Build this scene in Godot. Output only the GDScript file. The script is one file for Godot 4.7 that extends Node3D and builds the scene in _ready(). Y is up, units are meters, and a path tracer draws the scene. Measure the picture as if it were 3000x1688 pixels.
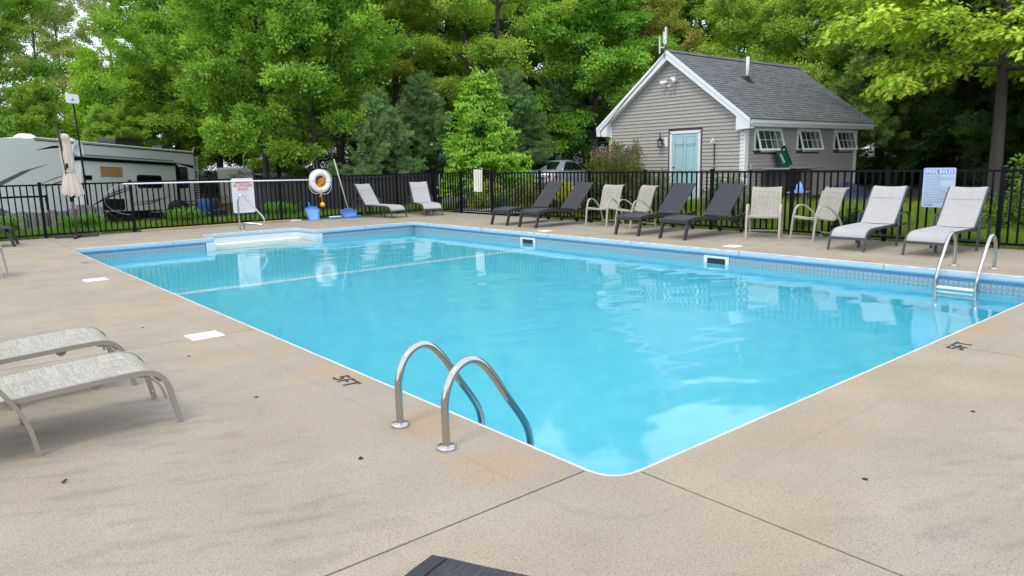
extends Node3D
# A campground swimming pool: x runs across the pool, -z along it, y up, metres.

var rng := RandomNumberGenerator.new()
var used := {}
var M := {}


func _ready() -> void:
	rng.seed = 20240517
	camera_and_sky()
	materials()
	ground_and_deck()
	pool()
	metal_fences()
	wood_fence()
	clubhouse()
	camper()
	trees()
	bushes_and_grass()
	car()
	poolside_fittings()
	loungers_and_chairs()
	umbrella()
	fence_hangings()
	odds_and_ends()


func camera_and_sky() -> void:
	var cam := Camera3D.new()
	cam.name = "camera"
	cam.transform = Transform3D(Basis(Vector3(0.7654, -0.0208, 0.6432), Vector3(0.1256, 0.9851, -0.1177), Vector3(-0.6312, 0.1708, 0.7566)).orthonormalized(), Vector3(0, 1.6, 0))
	cam.fov = 43.45
	cam.near = 0.05
	cam.far = 400.0
	cam.current = true
	add_child(cam)
	var env := Environment.new()
	env.background_mode = Environment.BG_SKY
	var sky_mat := ProceduralSkyMaterial.new()
	sky_mat.sky_top_color = Color(0.86, 0.90, 0.97)
	sky_mat.sky_horizon_color = Color(0.93, 0.95, 0.98)
	sky_mat.sky_curve = 0.2
	sky_mat.ground_bottom_color = Color(0.25, 0.24, 0.2)
	sky_mat.ground_horizon_color = Color(0.45, 0.45, 0.4)
	sky_mat.energy_multiplier = 1.72
	var sky := Sky.new()
	sky.sky_material = sky_mat
	env.sky = sky
	env.tonemap_mode = Environment.TONE_MAPPER_LINEAR
	env.tonemap_exposure = 1.22
	env.sdfgi_enabled = true
	env.ssao_enabled = true
	env.ssil_enabled = true
	var we := WorldEnvironment.new()
	we.name = "world_environment"
	we.environment = env
	add_child(we)
	var sun := DirectionalLight3D.new()
	sun.name = "sun"
	sun.light_energy = 0.4
	sun.light_angular_distance = 16.0
	sun.light_color = Color(1.0, 0.965, 0.9)
	sun.shadow_enabled = true
	add_child(sun)
	sun.look_at_from_position(Vector3(-8.0, 12.5, 2.5), Vector3.ZERO)


# ---------- small helpers ----------

func lin(r: float, g: float, b: float, a := 1.0) -> Color:
	var c := Color(r, g, b).linear_to_srgb()
	c.a = a
	return c


func mat(c: Color, rough := 0.7, metal := 0.0, spec := 0.5) -> StandardMaterial3D:
	var m := StandardMaterial3D.new()
	m.albedo_color = c
	m.roughness = rough
	m.metallic = metal
	m.metallic_specular = spec
	return m


func noise_tex(kind: int, freq: float, octaves: int, lo: Color, hi: Color, size := 512, seed_ := 1, stops: Array = []) -> NoiseTexture2D:
	var n := FastNoiseLite.new()
	n.noise_type = kind
	n.frequency = freq
	n.fractal_octaves = octaves
	n.seed = seed_
	var t := NoiseTexture2D.new()
	t.width = size
	t.height = size
	t.seamless = true
	t.noise = n
	var g := Gradient.new()
	if stops.is_empty():
		g.set_color(0, lo)
		g.set_color(1, hi)
	else:
		var offs := PackedFloat32Array()
		var cols := PackedColorArray()
		for s in stops:
			offs.append(s[0])
			cols.append(s[1])
		g.offsets = offs
		g.colors = cols
	t.color_ramp = g
	return t


func triplanar(m: StandardMaterial3D, scale: float, world := true) -> StandardMaterial3D:
	m.uv1_triplanar = true
	m.uv1_world_triplanar = world
	m.uv1_scale = Vector3.ONE * scale
	return m


func bumpy(m: StandardMaterial3D, t: Texture2D, cm: float) -> StandardMaterial3D:
	m.heightmap_enabled = true
	m.heightmap_texture = t
	m.heightmap_scale = cm
	return m


func rnd(a: float, b: float) -> float:
	return rng.randf_range(a, b)


func rvec() -> Vector3:
	return Vector3(rng.randfn(), rng.randfn(), rng.randfn())


func tool(smooth := false) -> SurfaceTool:
	var s := SurfaceTool.new()
	s.begin(Mesh.PRIMITIVE_TRIANGLES)
	s.set_smooth_group(0 if smooth else 0xFFFFFFFF)
	return s


func poly(s: SurfaceTool, p: Array, out: Vector3) -> void:   # a convex polygon that faces out
	var n: Vector3 = (p[1] - p[0]).cross(p[2] - p[0])
	for i in range(1, p.size() - 1):
		if n.dot(out) > 0:
			s.add_vertex(p[0]); s.add_vertex(p[i + 1]); s.add_vertex(p[i])
		else:
			s.add_vertex(p[0]); s.add_vertex(p[i]); s.add_vertex(p[i + 1])


func quad_uv(s: SurfaceTool, p: Array, uv: Array) -> void:   # a, b, c, d counter-clockwise from the front
	for i in [0, 2, 1, 0, 3, 2]:
		s.set_uv(uv[i])
		s.add_vertex(p[i])


func box(s: SurfaceTool, c: Vector3, size: Vector3, b := Basis.IDENTITY, bev := 0.0) -> void:
	var h := size * 0.5
	for a in 3:
		var u := (a + 1) % 3
		var v := (a + 2) % 3
		for sg in [-1.0, 1.0]:
			var pts := []
			for q in [[-1, -1], [1, -1], [1, 1], [-1, 1]]:
				var p := Vector3.ZERO
				p[a] = sg * h[a]
				p[u] = q[0] * (h[u] - bev)
				p[v] = q[1] * (h[v] - bev)
				pts.append(c + b * p)
			var o := Vector3.ZERO
			o[a] = sg
			poly(s, pts, b * o)
			if bev > 0.0:
				for s2 in [-1.0, 1.0]:
					var e := []
					for k in [[h[a], h[u] - bev, -1], [h[a] - bev, h[u], -1], [h[a] - bev, h[u], 1], [h[a], h[u] - bev, 1]]:
						var p2 := Vector3.ZERO
						p2[a] = sg * k[0]
						p2[u] = s2 * k[1]
						p2[v] = k[2] * (h[v] - bev)
						e.append(c + b * p2)
					var o2 := Vector3.ZERO
					o2[a] = sg
					o2[u] = s2
					poly(s, e, b * o2)
	if bev > 0.0:
		for x in [-1.0, 1.0]:
			for y in [-1.0, 1.0]:
				for z in [-1.0, 1.0]:
					var q := Vector3(x, y, z)
					poly(s, [c + b * (q * Vector3(h.x, h.y - bev, h.z - bev)), c + b * (q * Vector3(h.x - bev, h.y, h.z - bev)), c + b * (q * Vector3(h.x - bev, h.y - bev, h.z))], b * q)


func spline(p: Array, steps := 6) -> Array:   # Catmull-Rom through the points
	var out := []
	for i in p.size() - 1:
		var a: Vector3 = p[max(i - 1, 0)]
		var b: Vector3 = p[i]
		var c: Vector3 = p[i + 1]
		var d: Vector3 = p[min(i + 2, p.size() - 1)]
		for k in steps:
			out.append(b.cubic_interpolate(c, a, d, float(k) / steps))
	out.append(p[-1])
	return out


func tube(s: SurfaceTool, pts: Array, r0: float, r1 := -1.0, sides := 8, caps := true) -> void:
	if r1 < 0.0:
		r1 = r0
	var n := pts.size()
	var t: Vector3 = (pts[1] - pts[0]).normalized()
	var side := t.cross(Vector3.UP)
	if side.length() < 0.05:
		side = t.cross(Vector3.RIGHT)
	side = side.normalized()
	var prev := []
	for i in n:
		t = ((pts[min(i + 1, n - 1)] - pts[max(i - 1, 0)]) as Vector3).normalized()
		side = (side - t * side.dot(t)).normalized()
		var up := t.cross(side)
		var r := lerpf(r0, r1, float(i) / (n - 1))
		var ring := []
		for k in sides:
			var a := TAU * k / sides
			ring.append(pts[i] + (side * cos(a) + up * sin(a)) * r)
		if i > 0:
			for k in sides:
				var k2 := (k + 1) % sides
				poly(s, [prev[k], prev[k2], ring[k2], ring[k]], (prev[k] as Vector3) - pts[i - 1] + (prev[k2] as Vector3) - pts[i - 1])
		if caps and (i == 0 or i == n - 1):
			poly(s, ring, -t if i == 0 else t)
		prev = ring


func bar(s: SurfaceTool, pts: Array, w: float, h: float, across: Vector3) -> void:   # a strip of oblong section; w lies along across
	var n := pts.size()
	var prev := []
	for i in n:
		var t: Vector3 = ((pts[min(i + 1, n - 1)] - pts[max(i - 1, 0)]) as Vector3).normalized()
		var nn := across.cross(t).normalized()
		var ring := [pts[i] - across * w / 2 - nn * h / 2, pts[i] + across * w / 2 - nn * h / 2, pts[i] + across * w / 2 + nn * h / 2, pts[i] - across * w / 2 + nn * h / 2]
		if i > 0:
			for k in 4:
				var k2 := (k + 1) % 4
				poly(s, [prev[k], prev[k2], ring[k2], ring[k]], ((prev[k] + prev[k2]) as Vector3) - pts[i - 1] * 2)
		if i == 0 or i == n - 1:
			poly(s, ring, -t if i == 0 else t)
		prev = ring


func lathe(s: SurfaceTool, prof: Array, at: Vector3, sides := 16, b := Basis.IDENTITY) -> void:   # profile of (radius, height)
	for i in prof.size() - 1:
		var p: Vector2 = prof[i]
		var q: Vector2 = prof[i + 1]
		for k in sides:
			var a := TAU * k / sides
			var a2 := TAU * (k + 1) / sides
			var c := [Vector3(cos(a) * p.x, p.y, sin(a) * p.x), Vector3(cos(a2) * p.x, p.y, sin(a2) * p.x), Vector3(cos(a2) * q.x, q.y, sin(a2) * q.x), Vector3(cos(a) * q.x, q.y, sin(a) * q.x)]
			var am := (a + a2) / 2
			var o := Vector3(cos(am) * (q.y - p.y), p.x - q.x, sin(am) * (q.y - p.y))
			var w := []
			for v in c:
				if w.is_empty() or not (at + b * v).is_equal_approx(w[-1]):
					w.append(at + b * v)
			if w.size() > 3 and (w[0] as Vector3).is_equal_approx(w[-1]):
				w.pop_back()
			if w.size() >= 3:
				poly(s, w, b * o)


func prism(s: SurfaceTool, outline: PackedVector2Array, y0: float, y1: float) -> void:   # a flat plate of any outline (x, z)
	var idx := Geometry2D.triangulate_polygon(outline)
	for i in range(0, idx.size(), 3):
		var t := []
		var l := []
		for k in 3:
			var p := outline[idx[i + k]]
			t.append(Vector3(p.x, y1, p.y))
			l.append(Vector3(p.x, y0, p.y))
		poly(s, t, Vector3.UP)
		poly(s, l, Vector3.DOWN)
	var turn := -1.0 if Geometry2D.is_polygon_clockwise(outline) else 1.0
	for i in outline.size():
		var a := outline[i]
		var b := outline[(i + 1) % outline.size()]
		var d := (b - a) * turn
		poly(s, [Vector3(a.x, y0, a.y), Vector3(b.x, y0, b.y), Vector3(b.x, y1, b.y), Vector3(a.x, y1, a.y)], Vector3(d.y, 0, -d.x))


func plate(s: SurfaceTool, outline: Array, to: Transform3D, depth: float) -> void:   # an outline (x, y) given a depth along z, then placed
	var o := PackedVector2Array(outline)
	var idx := Geometry2D.triangulate_polygon(o)
	for z in [0.0, depth]:
		var out: Vector3 = to.basis * Vector3(0, 0, 1.0 if z > 0 else -1.0)
		for i in range(0, idx.size(), 3):
			var t := []
			for k in 3:
				t.append(to * Vector3(o[idx[i + k]].x, o[idx[i + k]].y, z))
			poly(s, t, out)
	var turn := -1.0 if Geometry2D.is_polygon_clockwise(o) else 1.0
	for i in o.size():
		var a := o[i]
		var b := o[(i + 1) % o.size()]
		var d := (b - a) * turn
		poly(s, [to * Vector3(a.x, a.y, 0), to * Vector3(b.x, b.y, 0), to * Vector3(b.x, b.y, depth), to * Vector3(a.x, a.y, depth)], to.basis * Vector3(d.y, -d.x, 0))


func numbered(called: String) -> String:
	var n: int = used.get(called, 0)
	used[called] = n + 1
	return called if n == 0 else "%s_%03d" % [called, n]


func put(called: String, s: SurfaceTool, m: Material, parent: Node = null) -> MeshInstance3D:
	s.generate_normals()
	var o := MeshInstance3D.new()
	o.mesh = s.commit()
	o.material_override = m
	if parent:
		o.name = called
		parent.add_child(o, true)
	else:
		o.name = numbered(called)
		add_child(o)
	return o


func share(called: String, mesh: Mesh, m: Material, parent: Node, at: Transform3D) -> MeshInstance3D:
	var o := MeshInstance3D.new()
	o.name = called
	o.mesh = mesh
	o.material_override = m
	o.transform = at
	parent.add_child(o, true)
	return o


func thing(called: String, label: String, category: String, at := Vector3.ZERO, turn := 0.0, group := "") -> Node3D:
	var o := Node3D.new()
	o.name = numbered(called)
	add_child(o)
	o.position = at
	o.rotation.y = turn
	tag(o, label, category, group)
	return o


func tag(o: Node, label: String, category: String, group := "") -> Node:
	o.set_meta("label", label)
	o.set_meta("category", category)
	if group:
		o.set_meta("group", group)
	return o


func kind(o: Node, k: String) -> Node:
	o.set_meta("kind", k)
	return o


func holder(called: String, parent: Node = null) -> Node3D:
	var o := Node3D.new()
	if parent:
		o.name = called
		parent.add_child(o, true)
	else:
		o.name = numbered(called)
		add_child(o)
	return o


func dup(called: String, src: Node3D, label: String, at: Vector3, turn: float) -> Node3D:
	var o: Node3D = src.duplicate()
	o.name = numbered(called)
	add_child(o)
	o.position = at
	o.rotation.y = turn
	o.set_meta("label", label)
	return o


func yaw(dx: float, dz: float) -> float:   # the turn that points local x along (dx, dz)
	return atan2(-dz, dx)


func lettering(called: String, words: String, height: float, m: Material, parent: Node, at: Transform3D, width := 0.0) -> MeshInstance3D:
	var t := TextMesh.new()
	var f := SystemFont.new()
	f.font_names = PackedStringArray(["Droid Sans"])
	f.font_weight = 700
	t.font = f
	t.text = words
	t.font_size = 48
	t.pixel_size = height / 34.0
	t.depth = 0.002
	t.curve_step = 2.0
	var o := share(called, t, m, parent, at)
	if width > 0.0:
		o.transform.basis.x *= width / maxf(t.get_aabb().size.x, 0.01)
	return o


func land(x: float, z: float) -> float:   # the lie of the land beyond the deck
	var y := -0.03
	y -= 0.85 * smoothstep(-21.6, -28.0, z) * (1.0 - smoothstep(8.0, 15.0, x))
	y += 0.36 * smoothstep(14.3, 18.0, x)
	y += 0.8 * smoothstep(26.0, 55.0, Vector2(x, z).length()) * smoothstep(10.0, 20.0, x)
	return y


func materials() -> void:
	var fine := noise_tex(FastNoiseLite.TYPE_SIMPLEX, 0.12, 4, Color.BLACK, Color.WHITE, 512, 3)
	M.fine = fine
	M.white = mat(lin(0.78, 0.79, 0.80), 0.45)
	M.white_rough = mat(lin(0.72, 0.73, 0.74), 0.7)
	M.black = mat(lin(0.006, 0.0065, 0.010), 0.6, 0.0, 0.22)
	M.dark = mat(lin(0.02, 0.02, 0.021), 0.6)
	M.rubber = mat(lin(0.015, 0.015, 0.015), 0.85)
	M.steel = mat(lin(0.50, 0.48, 0.455), 0.15, 1.0)
	M.steel_brushed = mat(lin(0.5, 0.48, 0.45), 0.34, 1.0)
	M.chrome = mat(lin(0.7, 0.7, 0.7), 0.1, 1.0)
	var bark_t := noise_tex(FastNoiseLite.TYPE_CELLULAR, 0.06, 3, lin(0.5, 0.5, 0.5), lin(1.0, 1.0, 1.0), 256, 5)
	M.bark = bumpy(triplanar(mat(lin(0.085, 0.072, 0.06), 0.9), 2.2), bark_t, 2.0)
	M.bark.albedo_texture = bark_t
	M.bark_pale = bumpy(triplanar(mat(lin(0.19, 0.175, 0.155), 0.9), 2.2), bark_t, 2.5)
	M.bark_pale.albedo_texture = bark_t
	M.bark_rough = bumpy(triplanar(mat(lin(0.12, 0.105, 0.09), 0.95), 3.0), bark_t, 6.0)
	M.bark_rough.albedo_texture = bark_t
	M.bark_rough.uv1_scale = Vector3(4.5, 1.6, 4.5)
	M.leaf = mat(Color.WHITE, 0.55, 0.0, 0.28)
	M.leaf.vertex_color_use_as_albedo = true
	M.leaf.backlight_enabled = true
	M.leaf.backlight = Color(0.66, 0.70, 0.48)
	M.needle = mat(Color.WHITE, 0.75, 0.0, 0.15)
	M.needle.vertex_color_use_as_albedo = true
	M.needle.backlight_enabled = true
	M.needle.backlight = Color(0.5, 0.52, 0.5)
	# woven slings
	M.sling_white = weave(lin(0.33, 0.32, 0.315), lin(0.48, 0.465, 0.455), 160.0)
	M.sling_beige = weave(lin(0.235, 0.22, 0.185), lin(0.50, 0.47, 0.395), 90.0)
	M.wicker = weave(lin(0.030, 0.029, 0.033), lin(0.075, 0.073, 0.08), 95.0)
	M.frame_beige = mat(lin(0.40, 0.36, 0.30), 0.5)
	M.frame_taupe = mat(lin(0.26, 0.225, 0.19), 0.45)
	M.frame_grey = mat(lin(0.055, 0.056, 0.065), 0.5)
	M.frame_dark = bumpy(triplanar(mat(lin(0.028, 0.026, 0.028), 0.55), 30.0, false), fine, 0.05)
	M.blue = mat(lin(0.06, 0.22, 0.62), 0.45)
	M.blue_net = mat(lin(0.20, 0.40, 0.75), 0.7)
	M.yellow = mat(lin(0.85, 0.50, 0.02), 0.5)
	M.orange_rope = mat(lin(0.80, 0.34, 0.02), 0.7)
	M.print_red = mat(lin(0.55, 0.05, 0.06), 0.6)
	M.print_blue = mat(lin(0.09, 0.22, 0.55), 0.6)
	M.print_grey = mat(lin(0.25, 0.27, 0.33), 0.6)
	M.glass = mat(Color(0.55, 0.62, 0.62, 0.12), 0.03)
	M.glass.transparency = BaseMaterial3D.TRANSPARENCY_ALPHA
	M.pane = mat(Color(0.3, 0.36, 0.36, 0.25), 0.03, 0.0, 0.3)
	M.pane.transparency = BaseMaterial3D.TRANSPARENCY_ALPHA
	M.dark_glass = mat(lin(0.008, 0.009, 0.01), 0.06)


func weave(a: Color, b: Color, scale: float) -> StandardMaterial3D:   # threads that run both ways, unevenly dyed
	var n := 256
	var im := Image.create(n, n, false, Image.FORMAT_RGB8)
	var hm := Image.create(n, n, false, Image.FORMAT_RGB8)
	var r := RandomNumberGenerator.new()
	r.seed = int(scale)
	var warp := []
	var weft := []
	for i in n:
		warp.append(r.randf())
		weft.append(r.randf())
	for y in n:
		for x in n:
			var over := (x / 4 + y / 4) % 2 == 0
			var t: float = (warp[(x / 4 * 5 + (y / 48) * 37) % n] if over else weft[(y / 4 * 7 + (x / 64) * 53) % n])
			im.set_pixel(x, y, a.lerp(b, t * 0.8 + r.randf() * 0.2))
			var e := sin(PI * ((x % 4) + 0.5) / 4.0) * sin(PI * ((y % 4) + 0.5) / 4.0)
			hm.set_pixel(x, y, Color.WHITE * (e * (1.0 if over else 0.75)))
	var m := mat(Color.WHITE, 0.75, 0.0, 0.35)
	m.albedo_texture = ImageTexture.create_from_image(im)
	triplanar(m, scale / 64.0, false)
	bumpy(m, ImageTexture.create_from_image(hm), 0.12)
	return m


func deck_material() -> StandardMaterial3D:
	# base map: stains and traffic wear laid over the whole deck at 2.3 cm a pixel
	var n := 1024
	var x0 := -8.0
	var z0 := -22.0
	var span := 24.0
	var big := FastNoiseLite.new(); big.seed = 11; big.frequency = 0.35; big.fractal_octaves = 4
	var streak := FastNoiseLite.new(); streak.seed = 12; streak.frequency = 1.4; streak.fractal_octaves = 4
	var rust := FastNoiseLite.new(); rust.seed = 14; rust.frequency = 0.75; rust.fractal_octaves = 5
	var im := Image.create(n, n, false, Image.FORMAT_RGB8)
	var grey := Vector3(0.405, 0.350, 0.278)
	var tan_ := Vector3(0.445, 0.362, 0.258)
	var dirty := Vector3(0.215, 0.2, 0.18)
	var orange := Vector3(0.50, 0.33, 0.165)
	for j in n:
		var z := z0 + span * (j + 0.5) / n
		for i in n:
			var x := x0 + span * (i + 0.5) / n
			# distance outwards from the pool's edge
			var dx := maxf(maxf(2.58 - x, x - 11.03), 0.0)
			var dz := maxf(maxf(-17.5 - z, z + 2.32), 0.0)
			var d := sqrt(dx * dx + dz * dz)
			var b := big.get_noise_2d(x, z)
			var c := grey.lerp(tan_, clampf(0.55 - d * 0.28 + b * 0.8, 0.0, 1.0))
			var w := streak.get_noise_2d(x * 1.2 + z * 0.8, z * 4.2 - x * 1.9)
			c = c.lerp(dirty, clampf((w - 0.16) * 1.3, 0.0, 0.28) * smoothstep(0.4, 1.4, d))
			c *= 1.0 + 0.14 * big.get_noise_2d(x * 2.7 + 40.0, z * 2.7)
			var o := rust.get_noise_2d(x + 7.0, z) + 0.25 * streak.get_noise_2d(x * 3.0, z * 3.0)
			c = c.lerp(orange, clampf((o + rust_near(x, z) - 0.15) * 1.8, 0.0, 0.48) * (1.0 - smoothstep(0.25, 1.1, d)))
			if d > 0.36 and d < 0.39:
				c *= 0.93
			im.set_pixel(i, j, lin(c.x, c.y, c.z))
	var m := mat(Color.WHITE, 0.85, 0.0, 0.35)
	m.albedo_texture = ImageTexture.create_from_image(im)
	m.detail_enabled = true
	m.detail_blend_mode = BaseMaterial3D.BLEND_MODE_MUL
	m.detail_uv_layer = BaseMaterial3D.DETAIL_UV_2
	m.uv2_triplanar = true
	m.uv2_world_triplanar = true
	m.uv2_scale = Vector3.ONE * 0.7
	# pebbles of the washed finish: light and dark grains
	var k := 1024
	var sp := Image.create(k, k, false, Image.FORMAT_RGB8)
	var r := RandomNumberGenerator.new()
	r.seed = 77
	var g1 := FastNoiseLite.new(); g1.seed = 5; g1.frequency = 0.11; g1.fractal_octaves = 2
	for y in k:
		for x in k:
			var v := 0.90 + 0.10 * g1.get_noise_2d(x, y) + r.randf_range(-0.08, 0.08)
			sp.set_pixel(x, y, Color(v, v, v))
	for q in 22000:
		var px := r.randi() % (k - 3)
		var py := r.randi() % (k - 3)
		var dark := r.randf() < 0.45
		var v2 := r.randf_range(0.55, 0.78) if dark else r.randf_range(0.9, 1.0)
		sp.fill_rect(Rect2i(px, py, 1 + r.randi() % 4, 1 + r.randi() % 3), Color(v2, v2, v2 * 0.98))
	m.detail_albedo = ImageTexture.create_from_image(sp)
	return m


func rust_near(x: float, z: float) -> float:   # where rust has run from the ladder sockets and the corner
	var most := 0.0
	for p in [[2.35, -3.0, 0.5], [2.3, -3.7, 0.35], [2.35, -5.3, 0.4], [2.2, -2.1, 0.5], [3.6, -2.0, 0.45], [5.2, -1.95, 0.5], [2.35, -8.2, 0.4], [2.3, -10.6, 0.5], [1.6, -14.6, 0.7]]:
		most = maxf(most, 1.0 - Vector2(x - p[0], z - p[1]).length() / p[2])
	return 0.22 * most


func ground_and_deck() -> void:
	var soil := noise_tex(FastNoiseLite.TYPE_SIMPLEX, 0.02, 5, Color.BLACK, Color.WHITE, 512, 21, [[0.0, lin(0.03, 0.026, 0.018)], [0.45, lin(0.06, 0.06, 0.025)], [0.7, lin(0.075, 0.085, 0.028)], [1.0, lin(0.10, 0.085, 0.05)]])
	var gm := triplanar(mat(Color.WHITE, 0.95, 0.0, 0.2), 0.35)
	gm.albedo_texture = soil
	bumpy(gm, soil, 4.0)
	var s := tool(true)
	var edges_x := [-7.5, 14.12]
	var edges_z := [-21.1, 4.0]
	for i in 12:
		edges_x.append(-110.0 + i * 8.0)
		edges_z.append(-190.0 + i * 9.0)
		edges_x.append(54.0 + i * 9.0)
		edges_z.append(7.0 + i * 8.0)
	for i in 40:
		edges_x.append(-13.6 + i * 1.68)
		edges_z.append(-82.0 + i * 2.2)
	edges_x.sort()
	edges_z.sort()
	for i in edges_x.size() - 1:
		for j in edges_z.size() - 1:
			# the deck and the pool lie in an opening of the sheet
			if edges_x[i] > -7.51 and edges_x[i + 1] < 14.13 and edges_z[j] > -21.11 and edges_z[j + 1] < 4.01:
				continue
			var c := []
			for q in [[0, 0], [1, 0], [1, 1], [0, 1]]:
				var x: float = edges_x[i + q[0]]
				var z: float = edges_z[j + q[1]]
				c.append(Vector3(x, land(x, z), z))
			poly(s, c, Vector3.UP)
	kind(put("ground", s, gm), "structure")

	var deck := holder("pool_deck")
	kind(deck, "structure")
	var dm := deck_material()
	M.deck = dm
	var g := 0.006
	var L := 2.575
	var R := 11.035
	var N := -2.315
	var F := -17.505
	var slabs := [
		[-7.5, L, -7.15, -2.51], [-7.5, L, -12.1, -7.15], [-7.5, L, F, -12.1],
		[2.77, 6.63, N, 4.0], [6.63, R, N, 4.0], [R, 14.12, N, 4.0],
		[R, 14.12, -7.45, N], [R, 14.12, -12.5, -7.45], [R, 14.12, F, -12.5],
		[-7.5, 2.62, -21.1, F], [2.62, 5.50, -21.1, F], [5.50, 8.03, -21.1, -18.6], [8.03, R, -21.1, F], [R, 14.12, -21.1, F],
	]
	var outlines := []
	for b in slabs:
		outlines.append(PackedVector2Array([Vector2(b[0] + g, b[2] + g), Vector2(b[1] - g, b[2] + g), Vector2(b[1] - g, b[3] - g), Vector2(b[0] + g, b[3] - g)]))
	# the corner slab follows the rounded corner of the pool
	var corner := PackedVector2Array([Vector2(-7.5, 4.0), Vector2(-7.5, -2.51 + g), Vector2(L - 0.005, -2.51 + g)])
	for k in 7:
		var a := PI - PI / 2 * k / 6.0
		corner.append(Vector2(2.77 + 0.2 * cos(a), -2.51 + 0.2 * sin(a)))
	corner.remove_at(corner.size() - 1)
	corner.append(Vector2(2.77 - g, N))
	corner.append(Vector2(2.77 - g, 4.0))
	outlines.append(corner)
	for o in outlines:
		var t := tool()
		prism(t, o, -0.14, 0.0)
		var slab := put("slab", t, dm, deck)
		slab.mesh = planar_uv(slab.mesh)
	var base := tool()
	for b in [[-7.5, L - 0.03, -21.1, 4.0], [R + 0.03, 14.12, -21.1, 4.0], [L - 0.03, R + 0.03, N + 0.03, 4.0], [L - 0.03, R + 0.03, -21.1, -18.65], [L - 0.03, 5.45, -18.65, F - 0.03], [8.08, R + 0.03, -18.65, F - 0.03]]:
		box(base, Vector3((b[0] + b[1]) / 2, -0.5, (b[2] + b[3]) / 2), Vector3(b[1] - b[0] - 0.002, 0.95, b[3] - b[2] - 0.002))
	put("joint_filler", base, mat(lin(0.03, 0.026, 0.022), 0.95), deck)
	# depth marks painted on the deck
	var paint := mat(lin(0.025, 0.022, 0.025), 0.7)
	lettering("depth_mark", "5FT", 0.125, paint, deck, Transform3D(Basis(Vector3(-0.10, 0, 0.995), Vector3(0.995, 0, 0.10), Vector3.UP), Vector3(2.40, 0.002, -4.86)), 0.28)
	lettering("depth_mark", "5FT", 0.125, paint, deck, Transform3D(Basis(Vector3(1, 0, -0.02), Vector3(-0.02, 0, -1), Vector3.UP), Vector3(6.66, 0.002, -2.12)), 0.28)
	var worn := mat(lin(0.21, 0.19, 0.16), 0.8)
	lettering("depth_mark", "3FT", 0.11, worn, deck, Transform3D(Basis(Vector3(0, 0, 1), Vector3(1, 0, 0), Vector3.UP), Vector3(2.36, 0.002, -14.7)), 0.26)
	lettering("depth_mark", "5FT", 0.10, worn, deck, Transform3D(Basis(Vector3(0, 0, -1), Vector3(-1, 0, 0), Vector3.UP), Vector3(11.17, 0.002, -5.0)), 0.26)
	# sockets of the winter cover's anchors
	for p in [[1.74, -8.05], [1.74, -6.49], [1.75, -4.95], [4.98, -1.48], [3.52, -1.49], [1.77, -3.46], [6.4, -1.48], [12.3, -7.0], [12.3, -10.2]]:
		var a := tool()
		lathe(a, [Vector2(0.014, 0.0), Vector2(0.014, 0.003), Vector2(0.0, 0.003)], Vector3(p[0], 0.0, p[1]), 10)
		put("cover_anchor", a, M.rubber, deck)
	# grey drive beyond the gate
	var dr := tool(true)
	var cells := [[15.4, 19.5, -24.5, -15.6], [19.5, 30.0, -30.0, -17.6], [14.3, 15.4, -20.5, -17.0]]
	for c in cells:
		for i in 8:
			for j in 8:
				var q4 := []
				for q in [[0, 0], [1, 0], [1, 1], [0, 1]]:
					var x := lerpf(c[0], c[1], (i + q[0]) / 8.0)
					var z := lerpf(c[2], c[3], (j + q[1]) / 8.0)
					q4.append(Vector3(x, land(x, z) + 0.06, z))
				poly(dr, q4, Vector3.UP)
	var gravel := triplanar(mat(Color.WHITE, 0.95), 1.2)
	gravel.albedo_texture = noise_tex(FastNoiseLite.TYPE_CELLULAR, 0.09, 3, lin(0.16, 0.15, 0.14), lin(0.42, 0.40, 0.37), 512, 8)
	kind(put("drive", dr, gravel), "structure")


func planar_uv(m: ArrayMesh) -> ArrayMesh:   # UV from the plan, so that one map covers all slabs
	var a := m.surface_get_arrays(0)
	var v: PackedVector3Array = a[Mesh.ARRAY_VERTEX]
	var uv := PackedVector2Array()
	for p in v:
		uv.append(Vector2((p.x + 8.0) / 24.0, (p.z + 22.0) / 24.0))
	a[Mesh.ARRAY_TEX_UV] = uv
	var out := ArrayMesh.new()
	out.add_surface_from_arrays(Mesh.PRIMITIVE_TRIANGLES, a)
	return out


func pool_path() -> Array:   # plan of the pool's edge with the bay for the steps, [point, outward normal]
	var c := [[Vector2(2.575, -2.315), 0.2], [Vector2(11.035, -2.315), 0.2], [Vector2(11.035, -17.505), 0.2], [Vector2(8.03, -17.505), 0.05], [Vector2(8.0, -18.6), 0.25], [Vector2(5.53, -18.6), 0.25], [Vector2(5.50, -17.505), 0.05], [Vector2(2.575, -17.505), 0.2]]
	var pts := []
	for i in c.size():
		var p: Vector2 = c[i][0]
		var r: float = c[i][1]
		var a: Vector2 = (c[i - 1][0] - p).normalized()
		var b: Vector2 = (c[(i + 1) % c.size()][0] - p).normalized()
		for k in 7:
			var t := k / 6.0
			pts.append((p + a * r) * (1 - t) * (1 - t) + p * 2 * t * (1 - t) + (p + b * r) * t * t)
	return pts


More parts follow.
